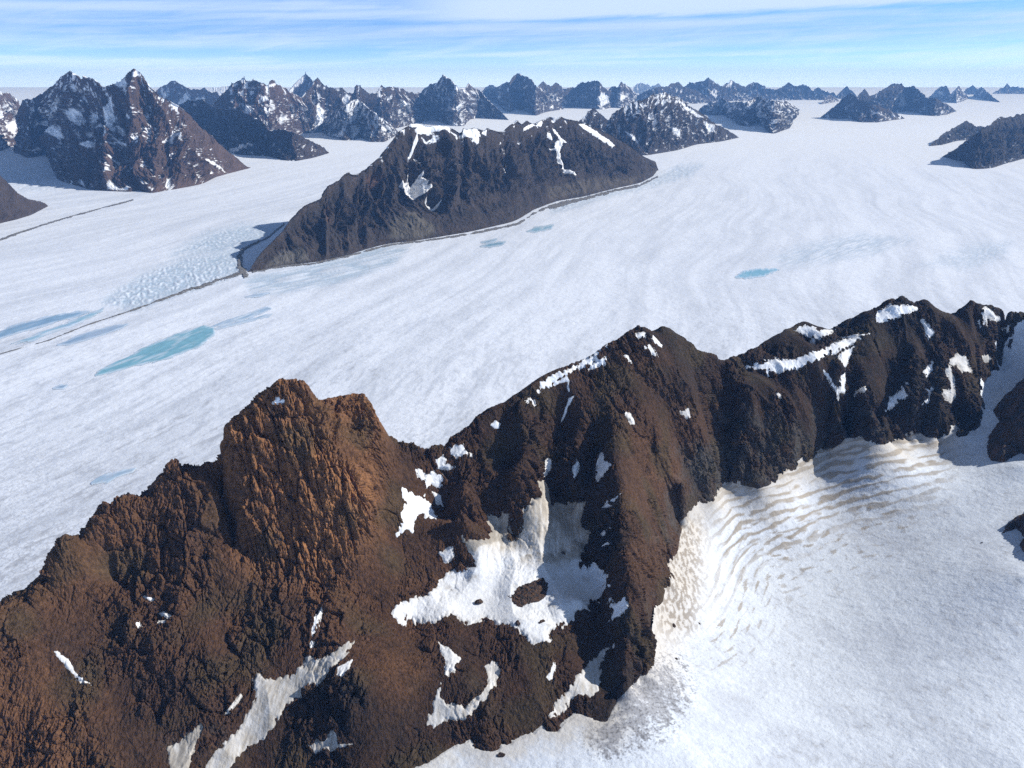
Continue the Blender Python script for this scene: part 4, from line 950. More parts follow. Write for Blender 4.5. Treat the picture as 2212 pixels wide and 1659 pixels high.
# central dark mountain between the two glacier arms
mountain('mountain', 'big dark central mountain with a flat snowy top and a long tapering snout between two ice streams',
    np.concatenate([P('B', [(-10, 1402), (60, 1290), (110, 1240), (200, 1150), (250, 1075), (300, 1020), (350, 975), (440, 940), (455, 905), (490, 855), (560, 820), (600, 780), (625, 768), (655, 783), (690, 775), (740, 740), (800, 690), (850, 630), (880, 590), (940, 515), (985, 482), (1030, 458), (1100, 458), (1140, 470), (1200, 474), (1280, 490), (1330, 515), (1345, 492), (1440, 488), (1480, 505), (1500, 488), (1560, 510), (1600, 508), (1640, 475), (1690, 437), (1720, 465), (1750, 440), (1790, 465), (1850, 435), (1880, 420), (1950, 415), (2000, 425)]), P('C', [(130, 330), (165, 335), (200, 350), (300, 402), (400, 462), (440, 497), (492, 522), (505, 560)])]),
    np.concatenate([P('B', [(-10, 1404), (30, 1398), (200, 1362), (400, 1342), (600, 1302), (760, 1250), (880, 1222), (1050, 1206), (1250, 1172), (1400, 1147), (1550, 1112), (1680, 1082), (1800, 1004), (1900, 962), (2050, 936)]), P('C', [(0, 718), (150, 686), (300, 646), (420, 622), (480, 590), (500, 562)])]),
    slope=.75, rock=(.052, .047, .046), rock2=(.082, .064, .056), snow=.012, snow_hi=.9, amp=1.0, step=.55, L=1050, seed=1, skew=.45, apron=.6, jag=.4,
    lines=[(P('B', [(1060, 640), (1050, 760), (1060, 840)]), 45, -170), (P('B', [(1230, 520), (1285, 620), (1300, 760), (1285, 900), (1255, 985)]), 26, 120), (P('B', [(960, 510), (890, 640), (820, 740), (840, 830)]), 24, 80), (P('B', [(700, 820), (690, 1000), (720, 1240)]), 12, -60), (P('B', [(500, 870), (470, 1100), (480, 1320)]), 14, 50), (P('B', [(590, 800), (600, 1000), (620, 1290)]), 14, 55),
           (P('B', [(1560, 520), (1700, 760), (1850, 990)]), 14, 45), (P('B', [(1800, 460), (1960, 700), (2100, 900)]), 14, 45), (P('B', [(1250, 1000), (1190, 1010), (1150, 900)]), 14, -50)],
    rpolys=[(P('B', [(880, 1190), (900, 1060), (1040, 1020), (1160, 1110), (1170, 1160), (1050, 1200)]), (.18, .165, .135)), (P('B', [(100, 1370), (200, 1260), (330, 1240), (380, 1330), (220, 1360)]), (.18, .17, .15)), (P('C', [(0, 640), (200, 600), (420, 590), (380, 625), (0, 700)]), (.15, .13, .105)), (P('B', [(480, 1010), (520, 960), (560, 1030), (510, 1090)]), (.17, .105, .08)), (P('B', [(740, 800), (800, 760), (870, 800), (790, 850)]), (.17, .10, .075))])
CEN = list(MTN)[-1]
mountain('mountain', 'dark sharp-topped mountain striped with snow, joined on behind the right end of the central one',
    P('C', [(120, 345), (165, 305), (175, 285), (210, 270), (240, 300), (272, 322), (290, 295), (340, 265), (380, 243), (430, 233), (450, 225), (480, 203), (500, 205), (530, 193), (560, 213), (600, 217), (660, 265), (700, 288), (760, 335), (830, 375), (880, 407)]),
    P('C', [(120, 500), (300, 490), (450, 492), (600, 467), (680, 441), (800, 427), (880, 409)]), slope=.8, rock=(.06, .055, .056), rock2=(.09, .075, .07), snow=.15, snow_hi=.35, amp=1.1, L=900, seed=4,
    lines=[(P('C', [(540, 200), (620, 300), (690, 430)]), 9, 70), (P('C', [(380, 250), (450, 360), (520, 470)]), 9, 70), (P('C', [(490, 210), (560, 330), (600, 440)]), 8, -60)],
    spolys=[P('C', [(590, 225), (640, 255), (720, 315), (700, 312), (640, 275)]), P('C', [(720, 325), (770, 350), (778, 385), (745, 375)]), P('C', [(575, 350), (600, 355), (625, 410), (600, 400)]), P('C', [(350, 370), (400, 395), (425, 425), (385, 415)])])
mountain('mountain', 'steep dark flank of a mountain cut off by the left border, sloping down onto the ice',
    A_((-400, 420), (-250, 560), (-100, 690), (0, 785), (50, 840), (120, 910), (180, 945), (270, 963), (303, 983)), A_((-400, 1260), (-250, 1190), (0, 1096), (100, 1073), (200, 1042), (280, 1000), (303, 988)), slope=.8, rock=(.065, .052, .048), rock2=(.085, .066, .058), snow=0, amp=.6, L=700, seed=5, conc=1.25)
mountain('mountain', 'large brown twin-peaked mountain flecked with snow above the left ice stream',
    A_((92, 420), (140, 315), (220, 295), (270, 270), (330, 230), (390, 165), (410, 150), (435, 133), (480, 155), (512, 182), (530, 158), (570, 175), (600, 185), (640, 220), (660, 230), (720, 205), (760, 180), (800, 145), (850, 128), (885, 140), (920, 195), (960, 235), (1000, 270), (1050, 300), (1130, 340), (1200, 400), (1280, 490), (1340, 540), (1400, 600), (1480, 670), (1560, 735), (1585, 743)),
    A_((92, 650), (130, 660), (180, 688), (250, 655), (305, 640), (325, 760), (350, 812), (400, 832), (500, 862), (560, 882), (700, 892), (840, 897), (880, 882), (950, 907), (1000, 897), (1150, 872), (1280, 847), (1350, 807), (1440, 782), (1585, 745)),
    slope=.82, rock=BRN, rock2=(.135, .09, .075), snow=.145, snow_hi=.25, amp=1.15, L=1250, seed=2,
    lines=[(A_((850, 130), (835, 300), (850, 480), (880, 700), (910, 880)), 30, 190), (A_((620, 240), (600, 450), (560, 640), (545, 860)), 16, -130), (A_((440, 140), (420, 330), (350, 520), (190, 680)), 24, 150), (A_((900, 180), (1050, 420), (1200, 620), (1320, 800)), 20, 110), (A_((600, 190), (660, 400), (700, 620), (690, 880)), 20, 120), (A_((1060, 560), (1090, 700), (1060, 870)), 10, -70), (A_((480, 520), (420, 650), (400, 810)), 16, 80)],
    spolys=[A_((245, 470), (270, 425), (320, 430), (290, 480)), A_((410, 380), (450, 360), (480, 420), (450, 460), (425, 440)), A_((630, 560), (640, 360), (700, 270), (690, 420), (680, 540)), A_((775, 395), (800, 390), (830, 440), (810, 440)), A_((1280, 672), (1340, 690), (1440, 780), (1380, 750)), A_((1045, 860), (1060, 800), (1085, 800), (1080, 862)), A_((500, 840), (515, 812), (540, 870)), A_((680, 890), (710, 845), (760, 880), (840, 862), (800, 890)), A_((720, 460), (760, 470), (770, 520), (740, 510)), A_((500, 600), (530, 560), (570, 560), (540, 610)), A_((700, 540), (780, 570), (800, 600), (740, 580)), A_((1110, 500), (1135, 520), (1150, 575), (1130, 560)), A_((170, 440), (200, 425), (210, 465)), A_((330, 500), (380, 480), (400, 560), (360, 560))])
mountain('mountain', 'snow-streaked mountain at the left border behind the twin-peaked one',
    A_((-300, 300), (-150, 240), (0, 262), (60, 275), (120, 320), (150, 420), (190, 560)), A_((-300, 660), (0, 640), (40, 622), (90, 602), (150, 590), (190, 570)), slope=.8, rock=BRN, rock2=BRN2, snow=.42, snow_hi=.2, amp=1.2, L=1000, seed=6, spolys=[A_((40, 480), (90, 440), (135, 480), (130, 530), (80, 530)), A_((-10, 400), (30, 370), (30, 430), (-10, 440))])
mountain('mountain', 'black shaded ridge tapering to a low rounded knob at the ice edge, right of the twin peaks',
    A_((1060, 420), (1130, 347), (1190, 308), (1220, 318), (1280, 310), (1320, 345), (1400, 375), (1450, 372), (1500, 358), (1560, 400), (1660, 450), (1700, 512), (1750, 500), (1790, 503), (1850, 515), (1920, 550), (1980, 580), (2040, 610), (2078, 648)),
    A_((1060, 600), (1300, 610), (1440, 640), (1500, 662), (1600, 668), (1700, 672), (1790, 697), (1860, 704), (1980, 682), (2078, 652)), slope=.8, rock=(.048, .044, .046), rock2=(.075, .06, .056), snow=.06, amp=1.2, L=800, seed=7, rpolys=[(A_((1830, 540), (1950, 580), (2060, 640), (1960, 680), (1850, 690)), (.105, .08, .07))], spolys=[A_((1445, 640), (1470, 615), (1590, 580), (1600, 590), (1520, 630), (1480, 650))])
mountain('mountain', 'brown peak with a bright snow bowl on its front, half hidden right of the twin peaks',
    A_((960, 300), (990, 246), (1040, 220), (1080, 193), (1110, 193), (1150, 220), (1200, 243), (1260, 250), (1295, 233), (1320, 265), (1370, 262), (1420, 330)), A_((960, 420), (1420, 430)), slope=.85, rock=BRN2, rock2=(.17, .12, .10), snow=.28, amp=1.1, seed=8, spolys=[A_((1118, 335), (1140, 300), (1165, 262), (1200, 300), (1280, 283), (1292, 305), (1200, 322), (1130, 352)), A_((1020, 270), (1045, 250), (1060, 290), (1030, 290))])
mountain('snowy_hill', 'distant white snow dome glimpsed in the gap behind the brown peaks', A_((1290, 262), (1330, 240), (1400, 234), (1450, 225), (1500, 260)), A_((1290, 330), (1500, 330)), slope=.6, snow=2.0, amp=.3, seed=9)
mountain('mountain', 'broad brown massif with several knobbly tops and scattered snow patches, behind the black shaded ridge',
    A_((1270, 400), (1330, 350), (1380, 300), (1430, 248), (1460, 203), (1520, 183), (1545, 162), (1560, 190), (1600, 178), (1640, 200), (1690, 218), (1720, 178), (1750, 208), (1790, 232), (1830, 262), (1900, 300), (1990, 430)), A_((1270, 560), (1450, 590), (1700, 590), (1830, 560), (1990, 490)), slope=.95, rock=BRN, rock2=BRN2, snow=.26, snow_hi=.2, amp=1.2, seed=10, L=1300,
    spolys=[A_((1515, 355), (1570, 340), (1592, 382), (1540, 385)), A_((1640, 285), (1690, 278), (1702, 310), (1660, 318)), A_((1690, 215), (1755, 208), (1740, 230), (1700, 228)), A_((1505, 190), (1545, 172), (1550, 190), (1520, 195)), A_((1780, 420), (1830, 410), (1840, 440), (1800, 440))])
mountain('mountain', 'thin white-sided needle peak, its left face all snow', A_((1790, 290), (1820, 258), (1850, 222), (1900, 175), (1925, 148), (1932, 130), (1938, 150), (1962, 172), (1980, 205), (2030, 290)), A_((1790, 400), (2030, 400)), slope=1.0, rock=PUR2, rock2=BRN, snow=.3, amp=1.0, seed=11, spolys=[A_((1795, 290), (1850, 222), (1925, 150), (1932, 140), (1918, 200), (1860, 235), (1820, 290))])
mountain('mountain', 'craggy purple-brown range with a pale lit rock face and a steep white couloir',
    B_((250, 400), (330, 290), (380, 230), (405, 190), (425, 173), (470, 210), (530, 245), (555, 240), (590, 230), (615, 265), (650, 270), (658, 225), (670, 212), (700, 220), (740, 265), (790, 270), (830, 218), (855, 235), (900, 233), (970, 240), (1000, 265), (1090, 272), (1160, 340)),
    B_((250, 530), (330, 530), (450, 520), (900, 500), (1160, 440)), slope=.95, rock=PUR, rock2=BRN, snow=.26, snow_hi=.2, amp=1.25, L=1500, seed=12, rpolys=[(B_((270, 515), (310, 400), (380, 290), (420, 290), (430, 350), (400, 480), (350, 520)), (.19, .145, .125))],  # sunlight on the lit face is painted in as a paler rock polygon
    spolys=[B_((420, 350), (450, 335), (495, 350), (480, 400), (450, 480), (405, 515), (420, 440)), B_((950, 285), (990, 265), (1035, 270), (980, 295)), B_((590, 300), (610, 270), (640, 290), (620, 330))])
mountain('mountain', 'snow-dusted pyramid spur with white gullies, standing in front of the pale lit face',
    B_((430, 500), (480, 430), (520, 395), (560, 368), (600, 350), (640, 318), (680, 308), (720, 340), (760, 380), (800, 400), (880, 465), (940, 520)), B_((430, 505), (500, 548), (590, 572), (640, 572), (700, 552), (760, 582), (850, 582), (940, 530)), slope=.75, rock=PUR, rock2=PUR2, snow=.42, snow_hi=.35, amp=1.2, seed=13, spolys=[B_((525, 545), (570, 510), (605, 478), (590, 548)), B_((645, 565), (660, 500), (692, 480), (690, 520)), B_((780, 430), (830, 460), (920, 540), (880, 520))])
mountain('mountain', 'dark pointed peak with a square black summit block in the middle of the skyline',
    B_((930, 340), (985, 272), (1050, 275), (1080, 270), (1110, 230), (1150, 208), (1180, 210), (1200, 180), (1220, 155), (1260, 180), (1290, 205), (1330, 235), (1360, 240), (1380, 210), (1420, 245), (1450, 250), (1490, 300), (1550, 360), (1635, 440)), B_((930, 410), (1000, 402), (1130, 442), (1200, 452), (1280, 482), (1360, 480), (1380, 440), (1450, 428), (1635, 443)), slope=.85, rock=PUR, rock2=PUR2, snow=.28, snow_hi=.2, amp=1.2, L=1500, seed=14, spolys=[B_((1320, 345), (1345, 325), (1350, 350), (1330, 395)), B_((1030, 402), (1100, 405), (1180, 440), (1130, 440)), B_((1090, 240), (1110, 225), (1120, 250))])
mountain('mountain', 'dark peak with a gleaming white slanted snow roof on its right side',
    B_((1390, 330), (1440, 262), (1480, 262), (1500, 240), (1560, 232), (1600, 210), (1640, 200), (1660, 172), (1690, 143), (1730, 158), (1780, 185), (1800, 212), (1850, 260), (1900, 310), (1985, 372)), B_((1390, 345), (1440, 330), (1500, 322), (1580, 340), (1620, 402), (1690, 370), (1740, 382), (1800, 418), (1870, 392), (1985, 374)), slope=.85, rock=PUR, rock2=PUR2, snow=.16, amp=1.1, L=1500, seed=15,
    spolys=[B_((1688, 148), (1700, 145), (1780, 188), (1772, 205), (1740, 188), (1715, 178)), B_((1672, 182), (1700, 180), (1725, 195), (1700, 222), (1685, 215)), B_((1465, 278), (1500, 285), (1560, 275), (1600, 250), (1640, 225), (1625, 260), (1560, 300), (1500, 308))])
mountain('mountain', 'faint distant blue peak peeking out left of the white-roofed peak', B_((1460, 268), (1490, 235), (1512, 220), (1535, 222), (1570, 262)), B_((1460, 300), (1570, 300)), slope=.9, rock=PUR, rock2=PUR2, snow=.2, amp=1.0, seed=37)
mountain('mountain', 'blue-grey jagged peaks just right of the white-roofed peak', B_((1735, 330), (1790, 245), (1810, 240), (1855, 193), (1880, 215), (1900, 230), (1935, 203), (1970, 230), (1990, 258), (2010, 235), (2050, 235), (2120, 255), (2190, 330)), B_((1735, 385), (1780, 390), (1950, 372), (2190, 345)), slope=.9, rock=PUR, rock2=PUR2, snow=.28, amp=1.2, seed=16)
mountain('mountain', 'blue-grey rounded double mountain with a white glacier apron, right of centre', C_((-120, 240), (-70, 196), (-30, 195), (0, 170), (25, 150), (60, 175), (90, 187), (120, 168), (150, 150), (180, 148), (215, 141), (240, 155), (260, 180), (300, 200), (345, 245)), C_((-120, 272), (60, 270), (130, 266), (240, 278), (345, 258)), slope=.9, rock=PUR, rock2=PUR2, snow=.26, amp=1.2, L=1600, seed=17, spolys=[C_((215, 225), (240, 195), (280, 195), (280, 245), (240, 265)), C_((130, 205), (150, 200), (145, 240)), C_((90, 190), (105, 175), (110, 195))])
mountain('mountain', 'pale pointed pair of peaks with snow between them, in front of the far white summit', C_((255, 230), (275, 180), (300, 163), (315, 170), (335, 143), (350, 158), (370, 170), (400, 202), (430, 240)), C_((255, 262), (330, 272), (430, 250)), slope=.9, rock=PUR, rock2=PUR2, snow=.36, amp=1.2, seed=18, spolys=[C_((300, 215), (330, 200), (370, 215), (330, 240))])
mountain('snowy_peak', 'all-white far summit in the gap of the skyline right of centre', C_((365, 205), (390, 170), (405, 158), (420, 153), (450, 160), (470, 165), (510, 158), (540, 195)), C_((365, 220), (540, 222)), slope=.8, snow=1.4, amp=.8, seed=19)
mountain('mountain', 'low blue ridge in front of the all-white far summit, rising to the right', C_((360, 245), (400, 215), (440, 195), (480, 178), (520, 170), (540, 172), (565, 155), (600, 150), (620, 170), (690, 190), (760, 245)), C_((360, 255), (500, 258), (760, 247)), slope=.85, rock=PUR, rock2=PUR2, snow=.26, amp=1.1, seed=20)
mountain('mountain', 'blue steep peak, the tallest right of the all-white summit', C_((570, 225), (615, 178), (630, 165), (650, 148), (670, 152), (690, 150), (715, 145), (740, 128), (755, 140), (780, 155), (830, 180), (890, 235)), C_((570, 234), (740, 243), (890, 237)), slope=.9, rock=PUR, rock2=PUR2, snow=.24, amp=1.2, seed=21, spolys=[C_((745, 205), (770, 175), (795, 190), (780, 225))])
mountain('mountain', 'blue peak with a white snow cap beside the tallest blue one', C_((735, 225), (780, 178), (800, 170), (820, 153), (832, 152), (847, 136), (862, 148), (880, 155), (925, 178), (985, 232)), C_((735, 242), (985, 235)), slope=.9, rock=PUR, rock2=PUR2, snow=.22, amp=1.1, seed=22, spolys=[C_((826, 165), (848, 138), (858, 152), (845, 175))])
mountain('mountain', 'faint blue peak, second to the right of the white-capped blue one', C_((860, 222), (900, 178), (920, 165), (950, 148), (965, 152), (1000, 168), (1030, 180), (1065, 192), (1125, 232)), C_((860, 236), (1125, 235)), slope=.85, rock=PUR, rock2=PUR2, snow=.28, amp=1.1, seed=23)
mountain('mountain', 'faint blue twin-topped mountain standing over the open far snowfield', C_((1000, 226), (1040, 192), (1060, 182), (1090, 168), (1115, 150), (1135, 165), (1150, 168), (1190, 158), (1210, 172), (1235, 192), (1290, 232)), C_((1000, 233), (1290, 234)), slope=.85, rock=PUR, rock2=PUR2, snow=.22, amp=1.1, seed=24)
mountain('mountain', 'hazy pale low ridge at the end of the far blue range', C_((1205, 225), (1235, 185), (1252, 173), (1275, 190), (1300, 195), (1325, 200), (1350, 228)), C_((1205, 229), (1350, 230)), slope=.8, rock=PUR, rock2=PUR2, snow=.34, amp=1.0, seed=25)
mountain('mountain', 'hazy solitary blue pyramid standing back behind the pyramid nunatak', C_((1325, 226), (1355, 195), (1385, 168), (1405, 185), (1440, 226)), C_((1325, 228), (1440, 229)), slope=.8, rock=PUR, rock2=PUR2, snow=.2, amp=.9, seed=26)
mountain('mountain', 'tiny dark nunatak alone on the far snow left of the pyramid nunatak', C_((1262, 252), (1285, 228), (1310, 208), (1330, 222), (1350, 238)), C_((1262, 254), (1310, 246), (1350, 240)), slope=.8, rock=PUR, rock2=PUR2, snow=.3, amp=1.0, seed=27)
mountain('mountain', 'dark spiky nunatak group with steep snow faces and two front spurs on the far snowfield',
    C_((692, 284), (710, 262), (740, 245), (770, 240), (800, 225), (815, 228), (840, 242), (900, 240), (950, 230), (970, 213), (985, 222), (1000, 220), (1030, 232), (1060, 237), (1100, 236), (1130, 255), (1150, 268), (1165, 278)),
    C_((692, 300), (760, 306), (830, 302), (880, 350), (930, 358), (985, 332), (1010, 380), (1040, 392), (1090, 375), (1125, 363), (1142, 300), (1165, 280)), slope=.6, rock=(.06, .055, .058), rock2=PUR, snow=.32, snow_hi=.3, amp=1.2, seed=28, L=1100, lines=[(C_((970, 220), (930, 290), (910, 355)), 7, 110), (C_((1000, 225), (1040, 300), (1060, 385)), 8, 120), (C_((985, 240), (985, 325)), 5, -90)],
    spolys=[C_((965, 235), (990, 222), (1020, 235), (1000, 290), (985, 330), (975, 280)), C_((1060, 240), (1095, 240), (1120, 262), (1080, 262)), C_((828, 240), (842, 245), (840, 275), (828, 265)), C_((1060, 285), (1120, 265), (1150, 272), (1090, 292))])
mountain('mountain', 'dark pyramid nunatak with a low snow-flecked ridge running right, on the far snowfield',
    C_((1262, 314), (1290, 293), (1340, 250), (1380, 212), (1402, 196), (1425, 217), (1445, 232), (1500, 245), (1560, 268), (1620, 295), (1655, 319)), C_((1262, 317), (1410, 324), (1450, 338), (1530, 338), (1600, 327), (1655, 321)), slope=.65, rock=(.065, .06, .06), rock2=BRN, snow=.22, amp=1.15, seed=29, L=1300, spolys=[C_((1500, 262), (1530, 280), (1570, 310), (1540, 300))])
mountain('mountain', 'broad dark nunatak with a rounded high top behind the pyramid nunatak',
    C_((1420, 245), (1440, 208), (1470, 180), (1495, 215), (1520, 203), (1540, 190), (1575, 172), (1600, 155), (1640, 153), (1665, 170), (1700, 168), (1725, 190), (1740, 205), (1770, 225), (1800, 220), (1850, 250), (1895, 284)), C_((1420, 300), (1600, 292), (1690, 285), (1740, 302), (1800, 310), (1850, 302), (1895, 286)), slope=.65, rock=(.065, .062, .066), rock2=PUR, snow=.17, amp=1.15, seed=30, L=1500, lines=[(C_((1640, 160), (1690, 230), (1700, 280)), 6, -90)], spolys=[C_((1635, 220), (1655, 180), (1670, 200), (1660, 260), (1630, 270))])
mountain('mountain', 'pale snowy pair of small peaks right of the broad rounded nunatak', C_((1765, 222), (1800, 188), (1830, 168), (1850, 167), (1872, 205), (1888, 188), (1905, 166), (1925, 190), (1945, 208), (1955, 224)), C_((1765, 226), (1860, 240), (1900, 250), (1955, 226)), slope=.7, rock=PUR, rock2=PUR2, snow=.36, amp=1.1, seed=31, spolys=[C_((1800, 200), (1835, 172), (1850, 180), (1830, 210))])
mountain('mountain', 'small dark nunatak with a long low tail, out on the far right snow', C_((1975, 213), (1995, 188), (2015, 170), (2035, 192), (2060, 213), (2080, 226), (2098, 241)), C_((1975, 216), (2040, 234), (2098, 244)), slope=.7, rock=PUR, rock2=PUR2, snow=.22, amp=1.1, seed=32)
mountain('mountain', 'faintest pale peaks on the horizon at the right border', C_((2065, 203), (2095, 182), (2120, 172), (2132, 156), (2150, 175), (2180, 170), (2215, 180), (2260, 172), (2320, 200)), C_((2065, 205), (2320, 206)), slope=.7, rock=PUR, rock2=PUR2, snow=.3, amp=1.0, seed=33)
mountain('mountain', 'faint pale hill on the horizon behind the small dark nunatak', C_((1915, 206), (1945, 180), (1970, 164), (1990, 178), (2015, 204)), C_((1915, 208), (2015, 209)), slope=.7, rock=PUR, rock2=PUR2, snow=.2, amp=1.0, seed=34)
mountain('mountain', 'dark jagged mountain at the right border, its lower slope ending on the ice',
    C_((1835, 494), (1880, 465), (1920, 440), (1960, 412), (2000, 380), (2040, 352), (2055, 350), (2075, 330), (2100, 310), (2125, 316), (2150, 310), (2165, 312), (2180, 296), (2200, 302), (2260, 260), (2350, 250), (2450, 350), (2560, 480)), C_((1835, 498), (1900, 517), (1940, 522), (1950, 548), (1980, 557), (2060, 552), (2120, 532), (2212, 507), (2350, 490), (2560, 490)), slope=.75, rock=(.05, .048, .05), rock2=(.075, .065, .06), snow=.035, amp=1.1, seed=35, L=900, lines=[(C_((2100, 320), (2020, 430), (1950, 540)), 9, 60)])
mountain('mountain', 'smaller dark ridge tucked against the jagged mountain at the right border', C_((1772, 446), (1800, 420), (1840, 388), (1860, 375), (1890, 360), (1920, 343), (1942, 330), (1965, 342), (1990, 352), (2020, 356), (2080, 390)), C_((1772, 449), (1830, 443), (1900, 424), (2080, 410)), slope=.7, rock=(.05, .048, .05), rock2=(.08, .07, .065), snow=.05, amp=1.1, seed=36)
print('mountains', time.time() - T0)

# snow lying on the central mountain
def mpatch(label, dirt, poly, jag=.8, th=9.):
    M = MTN[CEN]
    sd = np.where(M['front'], sdist(M['px'], M['py'], poly), -99)
    n = gn((M['base'] / 45.).astype(f32), 301) + .7 * gn((M['base'] / 20.).astype(f32), 302)
    sd = np.where(sd > -90, sd + jag * n * min(1, .3 * math.sqrt((poly.max(0) - poly.min(0)).min() + .1)), -99)
    pos = M['co'] + M['nrm'] * np.clip((sd + .2) * 7, -12, th)[..., None]
    qd = grid_quads(*sd.shape); kq = flat(sd > -1.0)[qd].all(1)
    if not kq.any(): print('EMPTY', label); return
    kq = largest(qd, kq)
    c = mix(np.broadcast_to(c_sn, pos.shape), c_sd1, dirt + .4 * n)
    o = sub_mesh('snow_patch', flat(pos), qd, kq, M_SNOW, col=flat(np.clip(c, .02, .9)), smooth=True)
    return tag(o, label, 'snow patch', None, 'snow patches on the central mountain')
mpatch('flat white snow cap draped over the left summit of the central mountain', 0, P('B', [(985, 478), (1030, 456), (1105, 456), (1140, 470), (1200, 474), (1270, 488), (1262, 525), (1230, 500), (1190, 510), (1150, 505), (1110, 520), (1060, 520), (1045, 500), (1060, 485), (1020, 480)]))
mpatch('dusty shell-shaped snowfield in the hollow of the central mountain', .35, P('B', [(955, 828), (1000, 795), (1025, 765), (1058, 800), (1112, 745), (1122, 800), (1132, 840), (1160, 850), (1130, 882), (1060, 890), (1010, 862)]), 1.2)
mpatch('hair-thin snow gully dropping from the snow cap to the hollow', .1, P('B', [(1062, 520), (1072, 560), (1056, 640), (1042, 720), (1034, 780), (1022, 770), (1036, 660), (1050, 570)]), .3)
mpatch('mottled snow patch on the dip of the crest right of the snow cap', .0, P('B', [(1335, 520), (1348, 494), (1440, 490), (1458, 530), (1446, 590), (1425, 575), (1400, 545), (1350, 540)]), 1.8)
mpatch('long slanting snow gully on the right half of the central mountain', .15, P('B', [(1945, 570), (1982, 568), (1972, 640), (1992, 720), (2065, 792), (2050, 795), (1985, 740), (1948, 670), (1900, 620), (1930, 630)]), .5)
mpatch('thin straight snow streak high on the right half of the central mountain', .05, P('B', [(1930, 485), (1945, 490), (2018, 572), (2005, 576)]), .3)
mpatch('pale curl of snow just below the hollow of the central mountain', .4, P('B', [(1135, 895), (1150, 930), (1180, 965), (1215, 940), (1200, 970), (1170, 975), (1140, 940)]), .6)
mpatch('white snow notch on the crest left of the small teeth of the central mountain', .0, P('B', [(1480, 505), (1500, 492), (1500, 535), (1470, 525)]), .5)
mpatch('snow strip along the crest right of the small teeth of the central mountain', .05, P('B', [(1740, 490), (1790, 462), (1850, 440), (1845, 480), (1800, 475), (1750, 505)]), 1.0)
mpatch('broken snow streak on the far right shoulder of the central mountain', .05, P('C', [(140, 345), (160, 340), (215, 375), (310, 440), (300, 448), (220, 400)]), .8)
mpatch('stubby snow streak below the crest, left of the thin straight one on the central mountain', .05, P('B', [(1890, 515), (1910, 520), (1925, 565), (1905, 560)]), .4)
mpatch('small forked snow streak low on the middle of the central mountain', .2, P('B', [(1600, 745), (1620, 750), (1668, 822), (1650, 822)]), .5)

# ------------------------------------------------------------------ air
bm = bmesh.new(); bmesh.ops.create_cube(bm, size=1)
me = bpy.data.meshes.new('haze'); bm.to_mesh(me); bm.free()
hz = bpy.data.objects.new('haze', me); COL.objects.link(hz)
hz.scale = (360000, 110000, 3400); hz.location = (0, 45000, 3400 / 2 - 300)
hz['kind'] = 'stuff'; hz['label'] = 'thin blue haze in the air over the whole glacier'; hz['category'] = 'haze'
mh = bpy.data.materials.new('haze_air'); mh.use_nodes = True
nt = mh.node_tree; nt.nodes.clear()
vo = nt.nodes.new('ShaderNodeVolumePrincipled'); mo = nt.nodes.new('ShaderNodeOutputMaterial')
vo.inputs['Color'].default_value = HAZE_COL; vo.inputs['Density'].default_value = HAZE_D; vo.inputs['Absorption Color'].default_value = (.25, .25, .25, 1); vo.inputs['Anisotropy'].default_value = 0.0
nt.links.new(vo.outputs['Volume'], mo.inputs['Volume']); me.materials.append(mh)

# ------------------------------------------------------------------ light, sky, camera
SUN_EL, SUN_AZ = math.radians(SUN_ELD), math.radians(SUN_AZD)          # azimuth from +X towards +Y
sd_ = np.array([math.cos(SUN_EL) * math.cos(SUN_AZ), math.cos(SUN_EL) * math.sin(SUN_AZ), math.sin(SUN_EL)])
from mathutils import Vector
sl = bpy.data.lights.new('sun', 'SUN'); sl.energy = SUN_E; sl.angle = math.radians(.5); sl.color = (1, .975, .94)
so = bpy.data.objects.new('sun', sl); COL.objects.link(so)
so.rotation_euler = Vector(sd_).to_track_quat('Z', 'Y').to_euler()
w = bpy.data.worlds.new('World'); scene.world = w; w.use_nodes = True
nt = w.node_tree; N = nt.nodes; Lk = nt.links
bg = N['Background']
sky = N.new('ShaderNodeTexSky'); sky.sky_type = 'NISHITA'; sky.sun_disc = False
sky.sun_elevation = SUN_EL; sky.sun_rotation = math.pi / 2 - SUN_AZ if SKYFLIP else SUN_AZ - math.pi / 2
sky.altitude = 1500; sky.air_density = 1.0; sky.dust_density = 0.2; sky.ozone_density = 2.0
geo = N.new('ShaderNodeTexCoord')
sep = N.new('ShaderNodeSeparateXYZ'); Lk.new(geo.outputs['Generated'], sep.inputs[0])
def math_(op, a, b=None):
    m = N.new('ShaderNodeMath'); m.operation = op
    for i, v in enumerate((a, b)):
        if v is None: continue
        if isinstance(v, (int, float)): m.inputs[i].default_value = v
        else: Lk.new(v, m.inputs[i])
    return m.outputs[0]
dz = math_('ADD', math_('MAXIMUM', sep.outputs['Z'], 0.0), 0.035)
cu = math_('DIVIDE', sep.outputs['X'], dz); cv = math_('DIVIDE', sep.outputs['Y'], dz)
cmb = N.new('ShaderNodeCombineXYZ'); Lk.new(cu, cmb.inputs['X']); Lk.new(cv, cmb.inputs['Y'])
def noise(scale, detail, rough, sx, sy, dist, rot=0, loc=(0, 0, 0)):
    mp = N.new('ShaderNodeMapping'); mp.inputs['Scale'].default_value = (sx, sy, 1); mp.inputs['Rotation'].default_value = (0, 0, rot); mp.inputs['Location'].default_value = loc
    Lk.new(cmb.outputs[0], mp.inputs['Vector'])
    n = N.new('ShaderNodeTexNoise'); n.inputs['Scale'].default_value = scale; n.inputs['Detail'].default_value = detail; n.inputs['Roughness'].default_value = rough; n.inputs['Distortion'].default_value = dist
    Lk.new(mp.outputs[0], n.inputs['Vector']); return n.outputs['Fac']
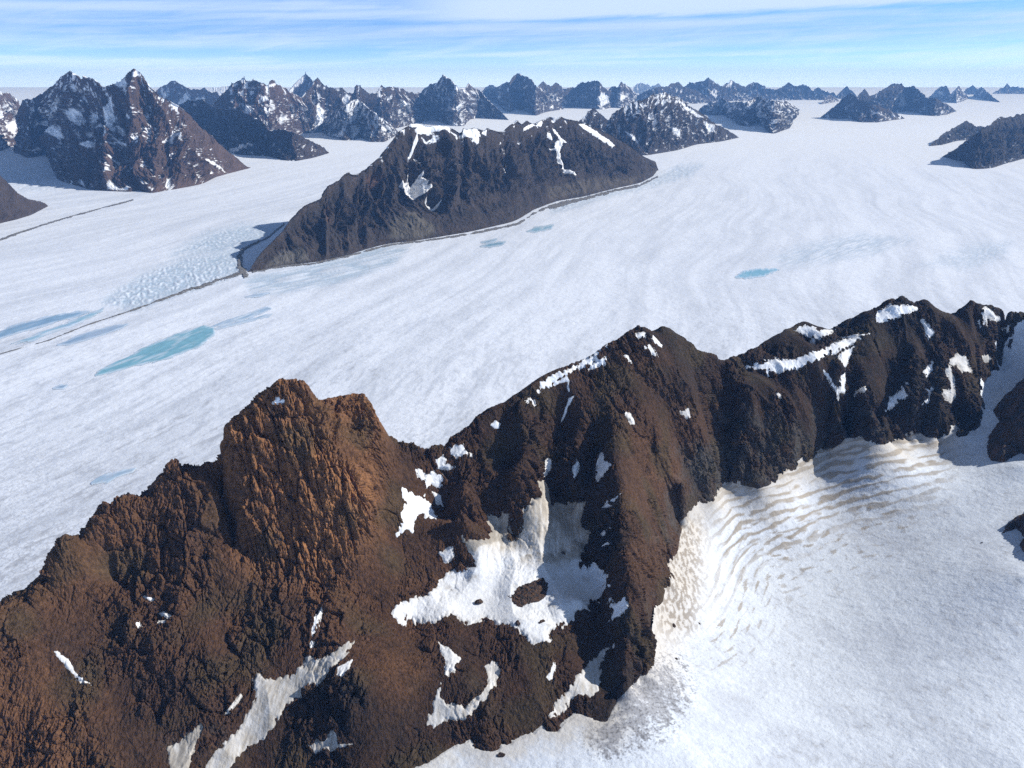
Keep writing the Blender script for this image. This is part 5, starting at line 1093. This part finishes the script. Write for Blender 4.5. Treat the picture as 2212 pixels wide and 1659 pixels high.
def ramp(v, a, b, lo=0., hi=1.):
    m = N.new('ShaderNodeMapRange'); m.interpolation_type = 'SMOOTHSTEP'
    m.inputs['From Min'].default_value = a; m.inputs['From Max'].default_value = b; m.inputs['To Min'].default_value = lo; m.inputs['To Max'].default_value = hi
    Lk.new(v, m.inputs['Value']); return m.outputs[0]
exec(CLOUDS)
mixc = N.new('ShaderNodeMix'); mixc.data_type = 'RGBA'
gain = N.new('ShaderNodeMix'); gain.data_type = 'RGBA'; gain.blend_type = 'MULTIPLY'; Lk.new(math_('SUBTRACT', 1.0, ramp(sep.outputs['Z'], .02, .5)), gain.inputs[0])
Lk.new(sky.outputs['Color'], gain.inputs[6]); gain.inputs[7].default_value = SKY_TINT
Lk.new(cloud, mixc.inputs[0]); Lk.new(gain.outputs[2], mixc.inputs[6]); mixc.inputs[7].default_value = CLOUD_COL
hb = N.new('ShaderNodeVectorMath'); hb.operation = 'SCALE'; Lk.new(mixc.outputs[2], hb.inputs[0]); Lk.new(ramp(sep.outputs['Z'], -.005, .06, 1.9, 1.0), hb.inputs['Scale'])
Lk.new(hb.outputs[0], bg.inputs['Color']); bg.inputs['Strength'].default_value = SKY_S

cam = bpy.data.cameras.new('camera'); co_ = bpy.data.objects.new('camera', cam); COL.objects.link(co_)
cam.sensor_width = 36; cam.lens = 36 * FPX / 1024; cam.clip_start = 1; cam.clip_end = 400000
co_.location = (0, 0, CAM_H); co_.rotation_euler = (math.pi / 2 - PITCH, 0, 0)
scene.camera = co_
scene.view_settings.view_transform = 'Standard'; scene.view_settings.look = 'None'; scene.view_settings.exposure = EXPO; scene.view_settings.gamma = 1
scene.render.engine = 'CYCLES'
cy_ = scene.cycles
cy_.max_bounces = 4; cy_.diffuse_bounces = 3; cy_.glossy_bounces = 1; cy_.transmission_bounces = 1; cy_.volume_bounces = 0; cy_.transparent_max_bounces = 4
cy_.use_denoising = DENOISE
try:
    cy_.denoiser = 'OPENIMAGEDENOISE'; cy_.denoising_input_passes = 'RGB_ALBEDO_NORMAL'
except Exception as ex: print(ex)
print('done', time.time() - T0)
